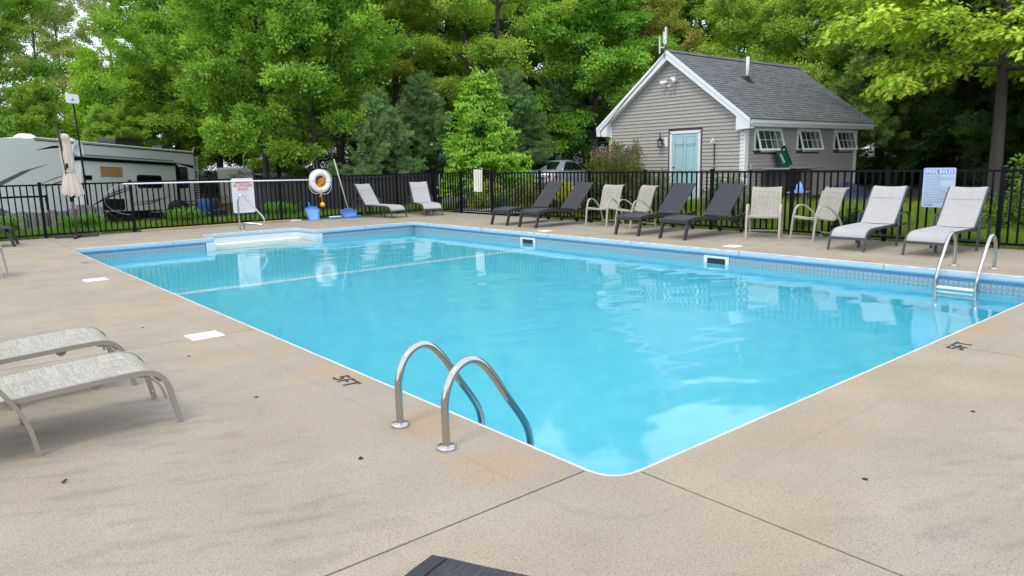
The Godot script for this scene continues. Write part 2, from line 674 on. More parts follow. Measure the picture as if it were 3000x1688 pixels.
func sweep_edge(s: SurfaceTool, prof: Array, pts: Array) -> void:   # profile of (inwards, height) along the closed path
	var n := pts.size()
	var offs := []
	for i in n:
		var t: Vector2 = (pts[(i + 1) % n] - pts[i - 1]).normalized()
		offs.append(Vector2(t.y, -t.x))   # inwards
	for i in n:
		var j := (i + 1) % n
		for k in prof.size() - 1:
			var p: Vector2 = prof[k]
			var q: Vector2 = prof[k + 1]
			var a: Vector2 = pts[i] + offs[i] * p.x
			var b: Vector2 = pts[j] + offs[j] * p.x
			var c: Vector2 = pts[j] + offs[j] * q.x
			var d: Vector2 = pts[i] + offs[i] * q.x
			var o: Vector2 = offs[i]
			poly(s, [Vector3(a.x, p.y, a.y), Vector3(b.x, p.y, b.y), Vector3(c.x, q.y, c.y), Vector3(d.x, q.y, d.y)], Vector3(o.x * (p.y - q.y), q.x - p.x, o.y * (p.y - q.y)))


func liner_print() -> ImageTexture:   # the printed border of the vinyl liner, one tile wide: 13 cm by 24 cm
	var w := 64
	var h := 128
	var im := Image.create(w, h, false, Image.FORMAT_RGB8)
	var nz := FastNoiseLite.new(); nz.seed = 4; nz.frequency = 0.15
	for y in h:
		for x in w:
			var c := Vector3(0.11, 0.27, 0.45)
			var f := float(y) / h
			if f < 0.05:
				c = Vector3(0.16, 0.38, 0.58)
			elif f < 0.10 or (f > 0.14 and f < 0.18):
				c = Vector3(0.04, 0.13, 0.31)
			elif f > 0.21:
				c = Vector3(0.23, 0.34, 0.38) * (1.0 + 0.45 * nz.get_noise_2d(x, y))
				var u := (x - 32.0) / 32.0
				var v := (f - 0.45) / 0.26
				var dd := absf(u) + absf(v)
				if absf(u) > 0.94:
					c = Vector3(0.06, 0.12, 0.17)
				elif dd < 0.22:
					c = Vector3(0.42, 0.52, 0.56)
				elif dd < 0.42:
					c = Vector3(0.08, 0.16, 0.22)
				elif absf(absf(u) - absf(v)) < 0.12 and dd < 1.5:
					c = Vector3(0.36, 0.47, 0.50)
				elif f > 0.72:
					c = Vector3(0.12, 0.36, 0.55)
			im.set_pixel(x, y, lin(c.x, c.y, c.z))
	return ImageTexture.create_from_image(im)


func pool() -> void:
	var path := pool_path()
	# basin: liner walls down to the sloping floor
	var basin := holder("pool_basin")
	kind(basin, "structure")
	var coping := tool(true)
	sweep_edge(coping, [Vector2(-0.006, -0.03), Vector2(-0.004, 0.003), Vector2(0.002, 0.006), Vector2(0.010, 0.003), Vector2(0.014, -0.008), Vector2(0.010, -0.020)], path)
	var lip_grime := noise_tex(FastNoiseLite.TYPE_SIMPLEX, 0.02, 5, lin(0.44, 0.42, 0.38), lin(0.70, 0.71, 0.72), 256, 35)
	var lip := triplanar(mat(Color.WHITE, 0.4), 0.6)
	lip.albedo_texture = lip_grime
	put("coping", coping, lip, basin)
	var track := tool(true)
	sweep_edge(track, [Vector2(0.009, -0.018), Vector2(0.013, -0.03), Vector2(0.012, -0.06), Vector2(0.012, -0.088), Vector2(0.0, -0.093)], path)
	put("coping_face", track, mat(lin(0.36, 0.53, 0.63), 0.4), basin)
	for k in 12:   # butt joints of the coping lengths
		for side in 2:
			var jt := tool()
			if k < 6:
				box(jt, Vector3([2.583, 11.025][side], -0.035, -4.6 - 2.44 * k), Vector3(0.024, 0.085, 0.006))
			elif k < 9:
				var jx: float = 4.6 + 2.44 * (k - 6)
				if side == 1 and jx > 5.4 and jx < 8.2:
					continue
				box(jt, Vector3(jx, -0.035, [-2.325, -17.495][side]), Vector3(0.006, 0.085, 0.024))
			else:
				continue
			put("coping_joint", jt, mat(lin(0.25, 0.27, 0.28), 0.8), basin)
	var band := mat(Color.WHITE, 0.35)
	band.albedo_texture = liner_print()
	var rim := tool()
	var wall := tool()
	var runs := [[Vector2(2.575, -17.505), Vector2(2.575, -2.315)], [Vector2(2.575, -2.315), Vector2(11.035, -2.315)], [Vector2(11.035, -2.315), Vector2(11.035, -17.505)], [Vector2(11.035, -17.505), Vector2(8.03, -17.505)], [Vector2(5.50, -17.505), Vector2(2.575, -17.505)]]
	for r in runs:
		var a: Vector2 = r[0]
		var b: Vector2 = r[1]
		var u := a.distance_to(b) / 0.13
		quad_uv(rim, [Vector3(b.x, -0.335, b.y), Vector3(a.x, -0.335, a.y), Vector3(a.x, -0.088, a.y), Vector3(b.x, -0.088, b.y)], [Vector2(0, 1), Vector2(u, 1), Vector2(u, 0), Vector2(0, 0)])
		poly(wall, [Vector3(a.x, -2.6, a.y), Vector3(b.x, -2.6, b.y), Vector3(b.x, -0.335, b.y), Vector3(a.x, -0.335, a.y)], Vector3(6.8 - (a.x + b.x) / 2, 0, -9.9 - (a.y + b.y) / 2))
	put("liner_border", rim, band, basin)
	var liner := triplanar(mat(Color.WHITE, 0.5), 0.25)
	liner.albedo_texture = noise_tex(FastNoiseLite.TYPE_SIMPLEX, 0.03, 4, lin(0.165, 0.68, 0.80), lin(0.205, 0.75, 0.86), 256, 31)
	put("liner_wall", wall, liner, basin)
	var fl := tool(true)
	var prof := [[-2.315, -1.95], [-6.5, -1.95], [-12.45, -1.2], [-17.505, -1.05]]
	for i in 3:
		poly(fl, [Vector3(2.575, prof[i][1], prof[i][0]), Vector3(11.035, prof[i][1], prof[i][0]), Vector3(11.035, prof[i + 1][1], prof[i + 1][0]), Vector3(2.575, prof[i + 1][1], prof[i + 1][0])], Vector3.UP)
	put("basin_floor", fl, liner, basin)
	var stripe := tool()
	poly(stripe, [Vector3(2.58, -1.185, -12.38), Vector3(11.03, -1.185, -12.38), Vector3(11.03, -1.180, -12.60), Vector3(2.58, -1.180, -12.60)], Vector3.UP)
	put("depth_line", stripe, mat(lin(0.75, 0.93, 0.93), 0.6), basin)
	# moulded white steps in the bay
	var steps := holder("pool_steps")
	kind(steps, "structure")
	var cream := mat(lin(0.70, 0.69, 0.58), 0.45)
	var bay := PackedVector2Array()
	for i in range(21, 49):
		bay.append(path[i])
	var bw := tool(true)
	for i in bay.size() - 1:
		var a := bay[i]
		var b := bay[i + 1]
		poly(bw, [Vector3(a.x, -1.1, a.y), Vector3(b.x, -1.1, b.y), Vector3(b.x, -0.10, b.y), Vector3(a.x, -0.10, a.y)], Vector3(6.77 - (a.x + b.x) / 2, 0, -17.6 - (a.y + b.y) / 2))
	put("bay_wall", bw, mat(lin(0.58, 0.64, 0.67), 0.4), steps)
	var zs := [-18.62, -18.30, -17.98, -17.66, -17.34]
	for i in 4:
		var t := tool()
		box(t, Vector3(6.765, -0.238 - 0.22 * i - 0.5, (zs[i] + zs[i + 1]) / 2), Vector3(2.5, 1.0, zs[i + 1] - zs[i]), Basis.IDENTITY, 0.02)
		put("step", t, cream, steps)
	for x in [5.42, 8.11]:
		var t2 := tool()
		box(t2, Vector3(x, -0.6, -17.47), Vector3(0.22, 1.0, 0.04), Basis.IDENTITY, 0.01)
		put("end_panel", t2, mat(lin(0.58, 0.64, 0.67), 0.4), steps)
	# water: a rippled surface that refracts
	var w := mat(Color(0.88, 0.985, 0.995, 0.0), 0.06)
	w.refraction_enabled = true
	w.refraction_scale = 0.033
	var n1 := FastNoiseLite.new(); n1.seed = 3; n1.frequency = 0.9; n1.fractal_octaves = 3
	var n2 := FastNoiseLite.new(); n2.seed = 9; n2.frequency = 0.13; n2.fractal_octaves = 2
	var n3 := FastNoiseLite.new(); n3.seed = 17; n3.frequency = 2.6; n3.fractal_octaves = 2
	var ws := tool(true)
	var wave := func(x: float, z: float) -> Vector3:
		var calm := clampf(0.35 + 1.3 * n2.get_noise_2d(x + 3.0, z) + 0.30 * smoothstep(6.0, 11.0, x), 0.06, 1.0)
		return Vector3(x, -0.25 + 0.0062 * calm * n1.get_noise_2d(x * 0.55 + z * 0.3, z * 1.25 - x * 0.35) + 0.0010 * calm * n3.get_noise_2d(x * 0.8, z), z)
	for area in [[2.56, 11.05, -17.5, -2.30, 190, 330], [5.48, 8.05, -18.62, -17.5, 50, 24]]:
		var nx: int = area[4]
		var nz: int = area[5]
		var rows := []
		for j in nz + 1:
			var row := []
			for i in nx + 1:
				row.append(wave.call(lerpf(area[0], area[1], float(i) / nx), lerpf(area[2], area[3], float(j) / nz)))
			rows.append(row)
		for j in nz:
			for i in nx:
				var a: Vector3 = rows[j][i]
				var b: Vector3 = rows[j][i + 1]
				var c: Vector3 = rows[j + 1][i + 1]
				var d: Vector3 = rows[j + 1][i]
				ws.add_vertex(a); ws.add_vertex(b); ws.add_vertex(c)
				ws.add_vertex(a); ws.add_vertex(c); ws.add_vertex(d)
	kind(put("pool_water", ws, w), "structure")
	# skimmer mouths in the far wall
	for k in 2:
		var z: float = [-12.6, -7.49][k]
		var sk := thing("skimmer_mouth", ["white skimmer opening in the pool wall nearer the gate", "white skimmer opening in the pool wall below the grey loungers and the two single chairs"][k], "skimmer", Vector3(11.03, 0, z))
		var f := tool()
		box(f, Vector3(-0.012, -0.145, 0), Vector3(0.022, 0.04, 0.52), Basis.IDENTITY, 0.004)
		for q in [-0.225, 0.225]:
			box(f, Vector3(-0.012, -0.24, q), Vector3(0.022, 0.15, 0.07), Basis.IDENTITY, 0.004)
		put("frame", f, mat(lin(0.66, 0.72, 0.68), 0.4), sk)
		var dk := tool()
		box(dk, Vector3(-0.004, -0.25, 0), Vector3(0.006, 0.17, 0.38))
		put("opening", dk, M.dark, sk)
		for i in 6:
			var bolt := tool()
			lathe(bolt, [Vector2(0.008, 0), Vector2(0.006, 0.004), Vector2(0, 0.004)], Vector3(-0.023, -0.145, -0.22 + i * 0.088), 8, Basis(Vector3(0, 0, 1), PI / 2))
			put("bolt", bolt, M.steel_brushed, sk)
	# lids of the skimmer wells
	var lids := [[2.09, -7.19, "white square skimmer lid in the deck between the beige loungers and the pool", 0.3], [2.07, -12.2, "white skimmer lid in the left deck, the farther one near the dark lounger's end", 0.3], [11.48, -12.5, "white lid in the deck before the first two dark loungers", 0.26], [11.57, -7.52, "white lid in the deck before the square-on beige chair", 0.26]]
	for l in lids:
		var o := thing("skimmer_cover", l[2], "lid", Vector3(l[0], 0.0, l[1]), 0.03)
		var t3 := tool()
		box(t3, Vector3(0, 0.004, 0), Vector3(l[3], 0.012, 0.27), Basis.IDENTITY, 0.003)
		put("plate", t3, M.white, o)
		var h := tool()
		lathe(h, [Vector2(0.012, 0.0105), Vector2(0.012, 0.012), Vector2(0, 0.012)], Vector3.ZERO, 10)
		put("finger_hole", h, M.rubber, o)


func fence_run(label: String, posts: Array, group: String, skip := -1) -> Node3D:   # posts: plan points; each bay has rails and pickets
	var f := thing("metal_fence", label, "fence", Vector3.ZERO, 0.0, group)
	var pk := tool()
	box(pk, Vector3(0, 0.69, 0), Vector3(0.029, 1.22, 0.029))
	pk.generate_normals()
	var picket := pk.commit()
	var ps := tool()
	box(ps, Vector3(0, 0.665, 0), Vector3(0.066, 1.36, 0.066), Basis.IDENTITY, 0.004)
	box(ps, Vector3(0, 1.354, 0), Vector3(0.082, 0.024, 0.082), Basis.IDENTITY, 0.008)
	ps.generate_normals()
	var post := ps.commit()
	for i in posts.size():
		var a: Vector2 = posts[i]
		share("post", post, M.black, f, Transform3D(Basis.IDENTITY, Vector3(a.x, 0, a.y)))
		if i + 1 == posts.size() or i == skip:
			continue
		var b: Vector2 = posts[i + 1]
		var d := b - a
		var turn := Basis(Vector3.UP, atan2(-d.y, d.x))
		for y in [1.30, 0.085]:
			var r := tool()
			box(r, Vector3((a.x + b.x) / 2, y, (a.y + b.y) / 2), Vector3(d.length() - 0.068, 0.04, 0.034), turn, 0.003)
			put("rail", r, M.black, f)
		var n := int(round(d.length() / 0.138))
		for k in range(1, n):
			var p := a + d * k / n
			share("picket", picket, M.black, f, Transform3D(turn, Vector3(p.x, 0, p.y)))
	return f


func metal_fences() -> void:
	var left := []
	for i in 9:
		left.append(Vector2(-1.4 + 2.005 * i, -21.0))
	left[8] = Vector2(14.05, -21.0)
	fence_run("black metal picket fence along the far left side, before the trailer and the dark boards", left, "black metal fences round the pool")
	fence_run("short black metal fence section between the corner post and the left gate post", [Vector2(14.05, -20.93), Vector2(14.05, -19.36)], "black metal fences round the pool")
	var right := []
	for z in [-17.7, -15.5, -13.55, -11.65, -9.72, -7.78, -5.9, -4.05, -2.1, -0.1, 1.9]:
		right.append(Vector2(14.05, z))
	fence_run("long black metal picket fence on the right, behind the row of loungers and chairs", right, "black metal fences round the pool")
	# gate with an arched head
	var g := thing("arched_gate", "black metal gate with an arched top rail and a striped towel over it", "gate", Vector3(14.05, 0, -18.53))
	var arch := tool()
	var pts := []
	for k in 13:
		var t := k / 12.0
		pts.append(Vector3(0, 1.30 + 0.14 * sin(PI * t), -0.77 + 1.54 * t))
	bar(arch, pts, 0.03, 0.032, Vector3(1, 0, 0))
	put("arched_rail", arch, M.black, g)
	for y in [0.10, 1.17]:
		var r := tool()
		box(r, Vector3(0, y, 0), Vector3(0.026, 0.03, 1.48))
		put("rail", r, M.black, g)
	for z in [-0.76, 0.76]:
		var st := tool()
		box(st, Vector3(0, 0.69, z), Vector3(0.038, 1.24, 0.038))
		put("stile", st, M.black, g)
	for k in 11:
		var z2 := -0.64 + 0.128 * k
		var pk := tool()
		var top := 1.29 + 0.14 * sin(PI * (z2 + 0.77) / 1.54)
		box(pk, Vector3(0, (0.1 + top) / 2, z2), Vector3(0.023, top - 0.1, 0.023))
		put("picket", pk, M.black, g)
	# towel over the gate's head
	var tw := thing("towel", "cream and grey striped towel hanging over the arched gate", "towel", Vector3(14.05, 0, -18.38))
	var t2 := tool(true)
	var folds := 14
	for side in [-1.0, 1.0]:
		var prev := []
		for j in 9:
			var v := j / 8.0
			var row := []
			for i in folds + 1:
				var u := float(i) / folds
				var x: float = side * (0.022 + 0.012 * v + 0.022 * v * sin(u * 22.0 + side))
				if side > 0 and j == 0: x = 0.0
				if side < 0 and j == 0: x = 0.0
				row.append(Vector3(x, 1.452 - (0.74 if side < 0 else 0.6) * v + 0.01 * sin(u * 9.0) * v, (u - 0.5) * (0.46 + 0.03 * v)))
			if j > 0:
				for i in folds:
					poly(t2, [prev[i], prev[i + 1], row[i + 1], row[i]], Vector3(side, 0.3, 0))
			prev = row
	var tm := mat(Color.WHITE, 0.9)
	var im := Image.create(64, 8, false, Image.FORMAT_RGB8)
	for x in 64:
		var w := absf(fmod(x / 64.0 * 4.0 + 0.15, 1.0) - 0.5)
		im.fill_rect(Rect2i(x, 0, 1, 8), lin(0.72, 0.70, 0.62).lerp(lin(0.36, 0.36, 0.30), smoothstep(0.32, 0.42, w)))
	tm.albedo_texture = ImageTexture.create_from_image(im)
	triplanar(tm, 1.0, false)
	tm.uv1_scale = Vector3(2.1, 0.2, 2.1)
	put("cloth", t2, tm, tw)


func wood_fence() -> void:
	var f := thing("board_fence", "weathered dark board fence behind the metal fence at the far corner", "fence")
	var bt := noise_tex(FastNoiseLite.TYPE_SIMPLEX, 0.03, 4, lin(0.45, 0.45, 0.45), lin(1, 1, 1), 256, 44)
	var tones := []
	for k in 4:
		var m := triplanar(mat(lin(0.060 + 0.014 * k, 0.055 + 0.012 * k, 0.052 + 0.012 * k), 0.9), 1.0)
		m.albedo_texture = bt
		m.uv1_scale = Vector3(6.0, 0.7, 6.0)
		tones.append(m)
	var x := 7.75
	while x < 15.2:
		var w := rnd(0.125, 0.15)
		var b := tool()
		var h := 1.17 + rnd(-0.02, 0.02)
		var turn := Basis(Vector3(0, 0, 1), rnd(-0.008, 0.008))
		box(b, Vector3(x + w / 2, h / 2, -22.4 + rnd(-0.006, 0.006)), Vector3(w - 0.012, h, 0.02), turn, 0.002)
		put("board", b, tones[rng.randi() % 4], f)
		x += w
	for y in [1.22, 0.35]:
		var r := tool()
		box(r, Vector3(11.5, y, -22.36 if y > 1 else -22.44), Vector3(7.5, 0.12, 0.04), Basis.IDENTITY, 0.004)
		put("rail", r, tones[0], f)
	for i in 4:
		var p := tool()
		box(p, Vector3(7.8 + i * 2.45, 0.62, -22.5), Vector3(0.1, 1.3, 0.1), Basis.IDENTITY, 0.006)
		put("post", p, tones[1], f)


func siding(parent: Node, along: Vector3, out: Vector3, from: Vector3, length: float, y0: float, y1: float, clip: Callable, holes: Array) -> void:
	# courses of shakes, each course one piece (two beside an opening); clip(y) gives the [start, end] along the wall
	var h := 0.108
	var rows := int(ceil((y1 - y0) / h))
	for r in rows:
		var yb := y0 + r * h
		var lo: Vector2 = clip.call(yb)
		var hi: Vector2 = clip.call(minf(yb + h, y1))
		var spans := [[lo.x, lo.y]]
		for q in holes:
			if yb + h > q[2] + 0.01 and yb < q[3] - 0.01:
				var left := []
				for sp in spans:
					if sp[1] <= q[0] or sp[0] >= q[1]:
						left.append(sp)
					else:
						if sp[0] < q[0]: left.append([sp[0], q[0]])
						if sp[1] > q[1]: left.append([q[1], sp[1]])
				spans = left
		for sp in spans:
			var s := tool()
			var some := false
			var u: float = sp[0]
			while u < sp[1] - 0.004:
				var w := rnd(0.10, 0.24)
				var a := u
				var b := minf(u + w - 0.0012, sp[1])
				u += w
				if b - a < 0.004:
					continue
				var dep := 0.034 + rnd(-0.001, 0.001)
				var yt := minf(yb + h, y1)
				var p0: Vector3 = from + along * a + Vector3(0, yb, 0)
				var p1: Vector3 = from + along * b + Vector3(0, yb, 0)
				var p2: Vector3 = from + along * clampf(b, hi.x, hi.y) + Vector3(0, yt, 0)
				var p3: Vector3 = from + along * clampf(a, hi.x, hi.y) + Vector3(0, yt, 0)
				poly(s, [p0 + out * dep, p1 + out * dep, p2 + out * 0.003, p3 + out * 0.003], out)
				poly(s, [p0, p1, p1 + out * dep, p0 + out * dep], Vector3.DOWN)
				poly(s, [p0, p0 + out * dep, p3 + out * 0.003], -along)
				poly(s, [p1, p1 + out * dep, p2 + out * 0.003], along)
				some = true
			if some:
				put("siding_course", s, M.siding[rng.randi() % 3], parent)


func clubhouse() -> void:
	var o := thing("pool_house", "taupe shingled pool house with white trim, blue door and grey roof", "building")
	M.siding = []
	var sn := noise_tex(FastNoiseLite.TYPE_SIMPLEX, 0.04, 4, Color(0.86, 0.86, 0.86), Color.WHITE, 256, 61)
	for k in 3:
		var m := triplanar(mat(lin(0.435 + 0.010 * k, 0.405 + 0.009 * k, 0.37 + 0.008 * k), 0.75), 0.9)
		m.albedo_texture = sn
		M.siding.append(m)
	var X := 19.0
	var zl := -17.31
	var zr := -12.07
	var xr := 25.95
	var ze := 2.72   # top of the walls
	var zm := -14.74
	var pitch := (4.93 - 2.70) / 2.98
	var apex := 4.74
	# wall core
	var core := tool()
	plate(core, [Vector2(zl + 0.03, 0.0), Vector2(zr - 0.03, 0.0), Vector2(zr - 0.03, ze - 0.1), Vector2(zm, apex - 0.15), Vector2(zl + 0.03, ze - 0.1)], Transform3D(Basis(Vector3(0, 0, 1), Vector3.UP, Vector3(-1, 0, 0)), Vector3(xr - 0.02, 0, 0)), xr - X - 0.04)
	put("wall_core", core, mat(lin(0.10, 0.09, 0.08), 0.9), o)
	var dz := [-14.69, -13.62]
	var gable := func(y: float) -> Vector2:
		if y <= ze:
			return Vector2(0.0, zr - zl)
		var half := maxf((apex - y) / pitch, 0.0)
		return Vector2(maxf(zm - half - zl, 0.0), minf(zm + half - zl, zr - zl))
	siding(o, Vector3(0, 0, 1), Vector3(-1, 0, 0), Vector3(X, 0, zl), zr - zl, 0.18, apex, gable, [[dz[0] - 0.11 - zl, dz[1] + 0.11 - zl, 0.2, 2.47]])
	var plain_ := func(_y: float) -> Vector2:
		return Vector2(0.0, xr - X)
	var wins := [[19.46, 20.94], [21.90, 23.32], [24.30, 25.70]]
	var holes := []
	for w in wins:
		holes.append([w[0] - X, w[1] - X, 1.78, 2.50])
	siding(o, Vector3(1, 0, 0), Vector3(0, 0, 1), Vector3(X, 0, zr), xr - X, 0.18, ze, plain_, holes)
	var far := func(_y: float) -> Vector2:
		return Vector2(0.0, zr - zl)
	siding(o, Vector3(1, 0, 0), Vector3(0, 0, -1), Vector3(X, 0, zl), xr - X, 0.18, ze, plain_, [])
	var base := tool()
	box(base, Vector3((X + xr) / 2, 0.05, (zl + zr) / 2), Vector3(xr - X + 0.06, 0.30, zr - zl + 0.06))
	put("foundation", base, mat(lin(0.30, 0.29, 0.27), 0.9), o)
	# white corner boards
	for c in [[X, zr, -1, 1], [X, zl, -1, -1], [xr, zr, 1, 1]]:
		var t := tool()
		box(t, Vector3(c[0] + c[2] * 0.014, 1.44, c[1] - c[3] * 0.045), Vector3(0.03, 2.56, 0.17 if c[1] > -15 else 0.13), Basis.IDENTITY, 0.003)
		box(t, Vector3(c[0] - c[2] * 0.078, 1.44, c[1] + c[3] * 0.026), Vector3(0.16, 2.56, 0.03), Basis.IDENTITY, 0.003)
		put("corner_board", t, M.white, o)
	# roof: deck, shingles, rakes, fascia
	var x0 := X - 0.24
	var x1 := 26.62
	var roof := holder("roof", o)
	var er := -11.76   # eave lines
	var el := -17.72
	var yr := 4.93
	var ye := yr - pitch * (er - zm)
	var yl := yr - pitch * (zm - el)
	var dk := tool()
	for sd in [[er, ye], [el, yl]]:
		var nrm := Vector3(0, absf(sd[0] - zm), signf(sd[0] - zm) * (yr - sd[1])).normalized()
		var a := Vector3(x0, yr - 0.02, zm)
		var b := Vector3(x1, yr - 0.02, zm)
		var c := Vector3(x1, sd[1] - 0.02, sd[0])
		var d := Vector3(x0, sd[1] - 0.02, sd[0])
		var dn := -nrm * 0.09
		poly(dk, [a, b, c, d], nrm)
		poly(dk, [a + dn, b + dn, c + dn, d + dn], -nrm)
		poly(dk, [d, c, c + dn, d + dn], Vector3(0, 0, signf(sd[0] - zm)))
		poly(dk, [a, d, d + dn, a + dn], Vector3(-1, 0, 0))
		poly(dk, [b, c, c + dn, b + dn], Vector3(1, 0, 0))
	put("roof_deck", dk, M.white_rough, roof)
	var shm := mat(Color.WHITE, 0.92, 0.0, 0.3)
	shm.vertex_color_use_as_albedo = true
	bumpy(triplanar(shm, 6.0), M.fine, 0.3)
	for sd in [[er + 0.02, ye], [el - 0.02, yl]]:
		var s := tool()
		var top := Vector3(0, yr, zm)
		var bot := Vector3(0, sd[1], sd[0])
		var down := (bot - top).normalized()
		var nrm := down.cross(Vector3(1, 0, 0))
		if nrm.y < 0: nrm = -nrm
		var length := (bot - top).length()
		var rows := int(length / 0.128)
		for r in rows:
			var v1 := length - r * 0.128
			var v0 := v1 - 0.128
			var x := x0 - rnd(0.0, 0.3)
			while x < x1:
				var w := rnd(0.09, 0.30)
				var a := maxf(x, x0)
				var b := minf(x + w - 0.006, x1)
				x += w
				if b - a < 0.01:
					continue
				var g := rnd(0.15, 0.212)
				s.set_color(Color(g, g * 1.02, g * 1.08))
				var lift := nrm * rnd(0.011, 0.02)
				var p0 := top + down * v1 + Vector3(a, 0, 0)
				var p1 := top + down * v1 + Vector3(b, 0, 0)
				var p2 := top + down * v0 + Vector3(b, 0, 0)
				var p3 := top + down * v0 + Vector3(a, 0, 0)
				poly(s, [p0 + lift, p1 + lift, p2 + nrm * 0.004, p3 + nrm * 0.004], nrm)
				poly(s, [p0 + lift, p1 + lift, p1 - nrm * 0.006, p0 - nrm * 0.006], down)
		kind(put("shingles", s, shm, roof), "stuff")
	var cap := tool()
	var cx := x0
	while cx < x1 - 0.05:
		cap.set_color(Color(0.16, 0.162, 0.17) * rnd(0.8, 1.15))
		var e := minf(cx + 0.2, x1)
		for sg in [-1.0, 1.0]:
			poly(cap, [Vector3(cx, yr + 0.045, zm), Vector3(e, yr + 0.03, zm), Vector3(e, yr - 0.075, zm + sg * 0.15), Vector3(cx, yr - 0.062, zm + sg * 0.15)], Vector3(0, 1, sg))
			poly(cap, [Vector3(cx, yr + 0.045, zm), Vector3(cx, yr - 0.062, zm + sg * 0.15), Vector3(cx, yr - 0.09, zm + sg * 0.14), Vector3(cx, yr, zm)], Vector3(-1, 0, 0))
		cx += 0.165
	kind(put("ridge_caps", cap, shm, roof), "stuff")
	# rake boards of the gable, two steps deep, and returns at the eaves
	for sd in [[er, ye, 1.0], [el, yl, -1.0]]:
		var k: float = sd[2]
		var s := tool()
		var a2 := Vector2(zm, yr + 0.005)
		var b2 := Vector2(sd[0], sd[1] + 0.005)
		var dn2 := Vector2(0, -0.11)
		var face := Transform3D(Basis(Vector3(0, 0, 1), Vector3.UP, Vector3(-1, 0, 0)), Vector3(x0 + 0.02, 0, 0))
		plate(s, [a2, b2, b2 + dn2, a2 + dn2], face, 0.05)
		put("rake_crown", s, M.white, roof)
		s = tool()
		plate(s, [a2 + dn2 * 1.02, b2 + dn2 * 1.02, b2 + dn2 * 2.2, a2 + dn2 * 2.55], face, 0.03)
		put("rake_board", s, M.white, roof)
		s = tool()
		plate(s, [a2 + Vector2(0, -0.2), b2 + Vector2(0, -0.2), b2 + Vector2(0, -0.222), a2 + Vector2(0, -0.222)], Transform3D(Basis(Vector3(0, 0, 1), Vector3.UP, Vector3(-1, 0, 0)), Vector3(X + 0.02, 0, 0)), 0.225)
		put("rake_soffit", s, M.white_rough, roof)
		# boxed return
		s = tool()
		var zi := sd[0] - k * 0.46 as float
		plate(s, [Vector2(sd[0], sd[1] - 0.10), Vector2(zi, sd[1] - 0.10 + pitch * 0.46), Vector2(zi, sd[1] - 0.30), Vector2(sd[0], sd[1] - 0.27)], Transform3D(Basis(Vector3(0, 0, 1), Vector3.UP, Vector3(-1, 0, 0)), Vector3(X - 0.005, 0, 0)), 0.236)
		put("eave_return", s, M.white, roof)
		s = tool()
		box(s, Vector3((x0 + x1) / 2 + 0.03, sd[1] - 0.085, sd[0] + k * 0.012), Vector3(x1 - x0 - 0.06, 0.09, 0.028), Basis.IDENTITY, 0.004)
		box(s, Vector3((x0 + x1) / 2 + 0.03, sd[1] - 0.165, sd[0] - k * 0.012), Vector3(x1 - x0 - 0.06, 0.07, 0.022), Basis.IDENTITY, 0.004)
		put("fascia", s, M.white, roof)
		s = tool()
		box(s, Vector3((X + x1) / 2, sd[1] - 0.208, sd[0] - k * 0.19), Vector3(x1 - X - 0.02, 0.016, 0.36))
		put("soffit", s, M.white_rough, roof)
	# vent pipe with its flashing
	var vp := tool(true)
	var vy := yr - pitch * (-13.6 - zm)
	tube(vp, [Vector3(21.45, vy - 0.1, -13.6), Vector3(21.45, 4.80, -13.6)], 0.055, -1, 14)
	put("vent_pipe", vp, mat(lin(0.74, 0.73, 0.72), 0.5), roof)
	var fl := tool()
	lathe(fl, [Vector2(0.13, -0.05), Vector2(0.075, 0.06), Vector2(0.06, 0.13)], Vector3(21.45, vy, -13.6), 12)
	box(fl, Vector3(21.45, vy + 0.005, -13.57), Vector3(0.34, 0.02, 0.36), Basis(Vector3(1, 0, 0), atan(pitch)))
	put("flashing", fl, M.rubber, roof)
	# door
	var door := holder("door", o)
	var dc: float = (dz[0] + dz[1]) / 2
	var blue := mat(lin(0.37, 0.56, 0.60), 0.5)
	var s2 := tool()
	box(s2, Vector3(X + 0.0, 1.36, dc), Vector3(0.045, 2.03, 0.97), Basis.IDENTITY, 0.002)
	put("slab", s2, blue, door)
	for col in [-0.215, 0.215]:
		for pn in [[2.16, 0.22], [1.60, 0.72], [0.78, 0.58]]:
			var p := tool()
			box(p, Vector3(X - 0.027, pn[0], dc + col), Vector3(0.022, pn[1], 0.27), Basis.IDENTITY, 0.010)
			put("panel", p, blue, door)
			for e in [[pn[1] / 2 + 0.022, 0.0, 0.012, 0.335], [-pn[1] / 2 - 0.022, 0.0, 0.012, 0.335], [0.0, 0.158, pn[1] + 0.03, 0.014], [0.0, -0.158, pn[1] + 0.03, 0.014]]:
				var mo := tool()
				box(mo, Vector3(X - 0.026, pn[0] + e[0], dc + col + e[1]), Vector3(0.030, e[2] * 1.3, e[3] * (1.0 if e[3] > 0.1 else 1.3)), Basis.IDENTITY, 0.005)
				put("moulding", mo, blue, door)
	var fr := tool()
	for z in [dc - 0.535, dc + 0.535]:
		box(fr, Vector3(X - 0.02, 1.36, z), Vector3(0.06, 2.12, 0.085), Basis.IDENTITY, 0.006)
	box(fr, Vector3(X - 0.02, 2.425, dc), Vector3(0.06, 0.085, 1.155), Basis.IDENTITY, 0.006)
	box(fr, Vector3(X - 0.03, 0.33, dc), Vector3(0.10, 0.05, 1.12))
	put("frame", fr, M.white, door)
	for y in [1.34, 1.20]:
		var kn := tool(true)
		lathe(kn, [Vector2(0.0, 0.0), Vector2(0.03, 0.0), Vector2(0.03, 0.012), Vector2(0.013, 0.02), Vector2(0.013, 0.035), Vector2(0.028, 0.05), Vector2(0.026, 0.068), Vector2(0.0, 0.072)] if y < 1.3 else [Vector2(0.028, 0.0), Vector2(0.028, 0.015), Vector2(0.0, 0.018)], Vector3(X - 0.023, y, dc - 0.42), 12, Basis(Vector3(0, 0, 1), PI / 2))
		put("handle", kn, M.black, door)
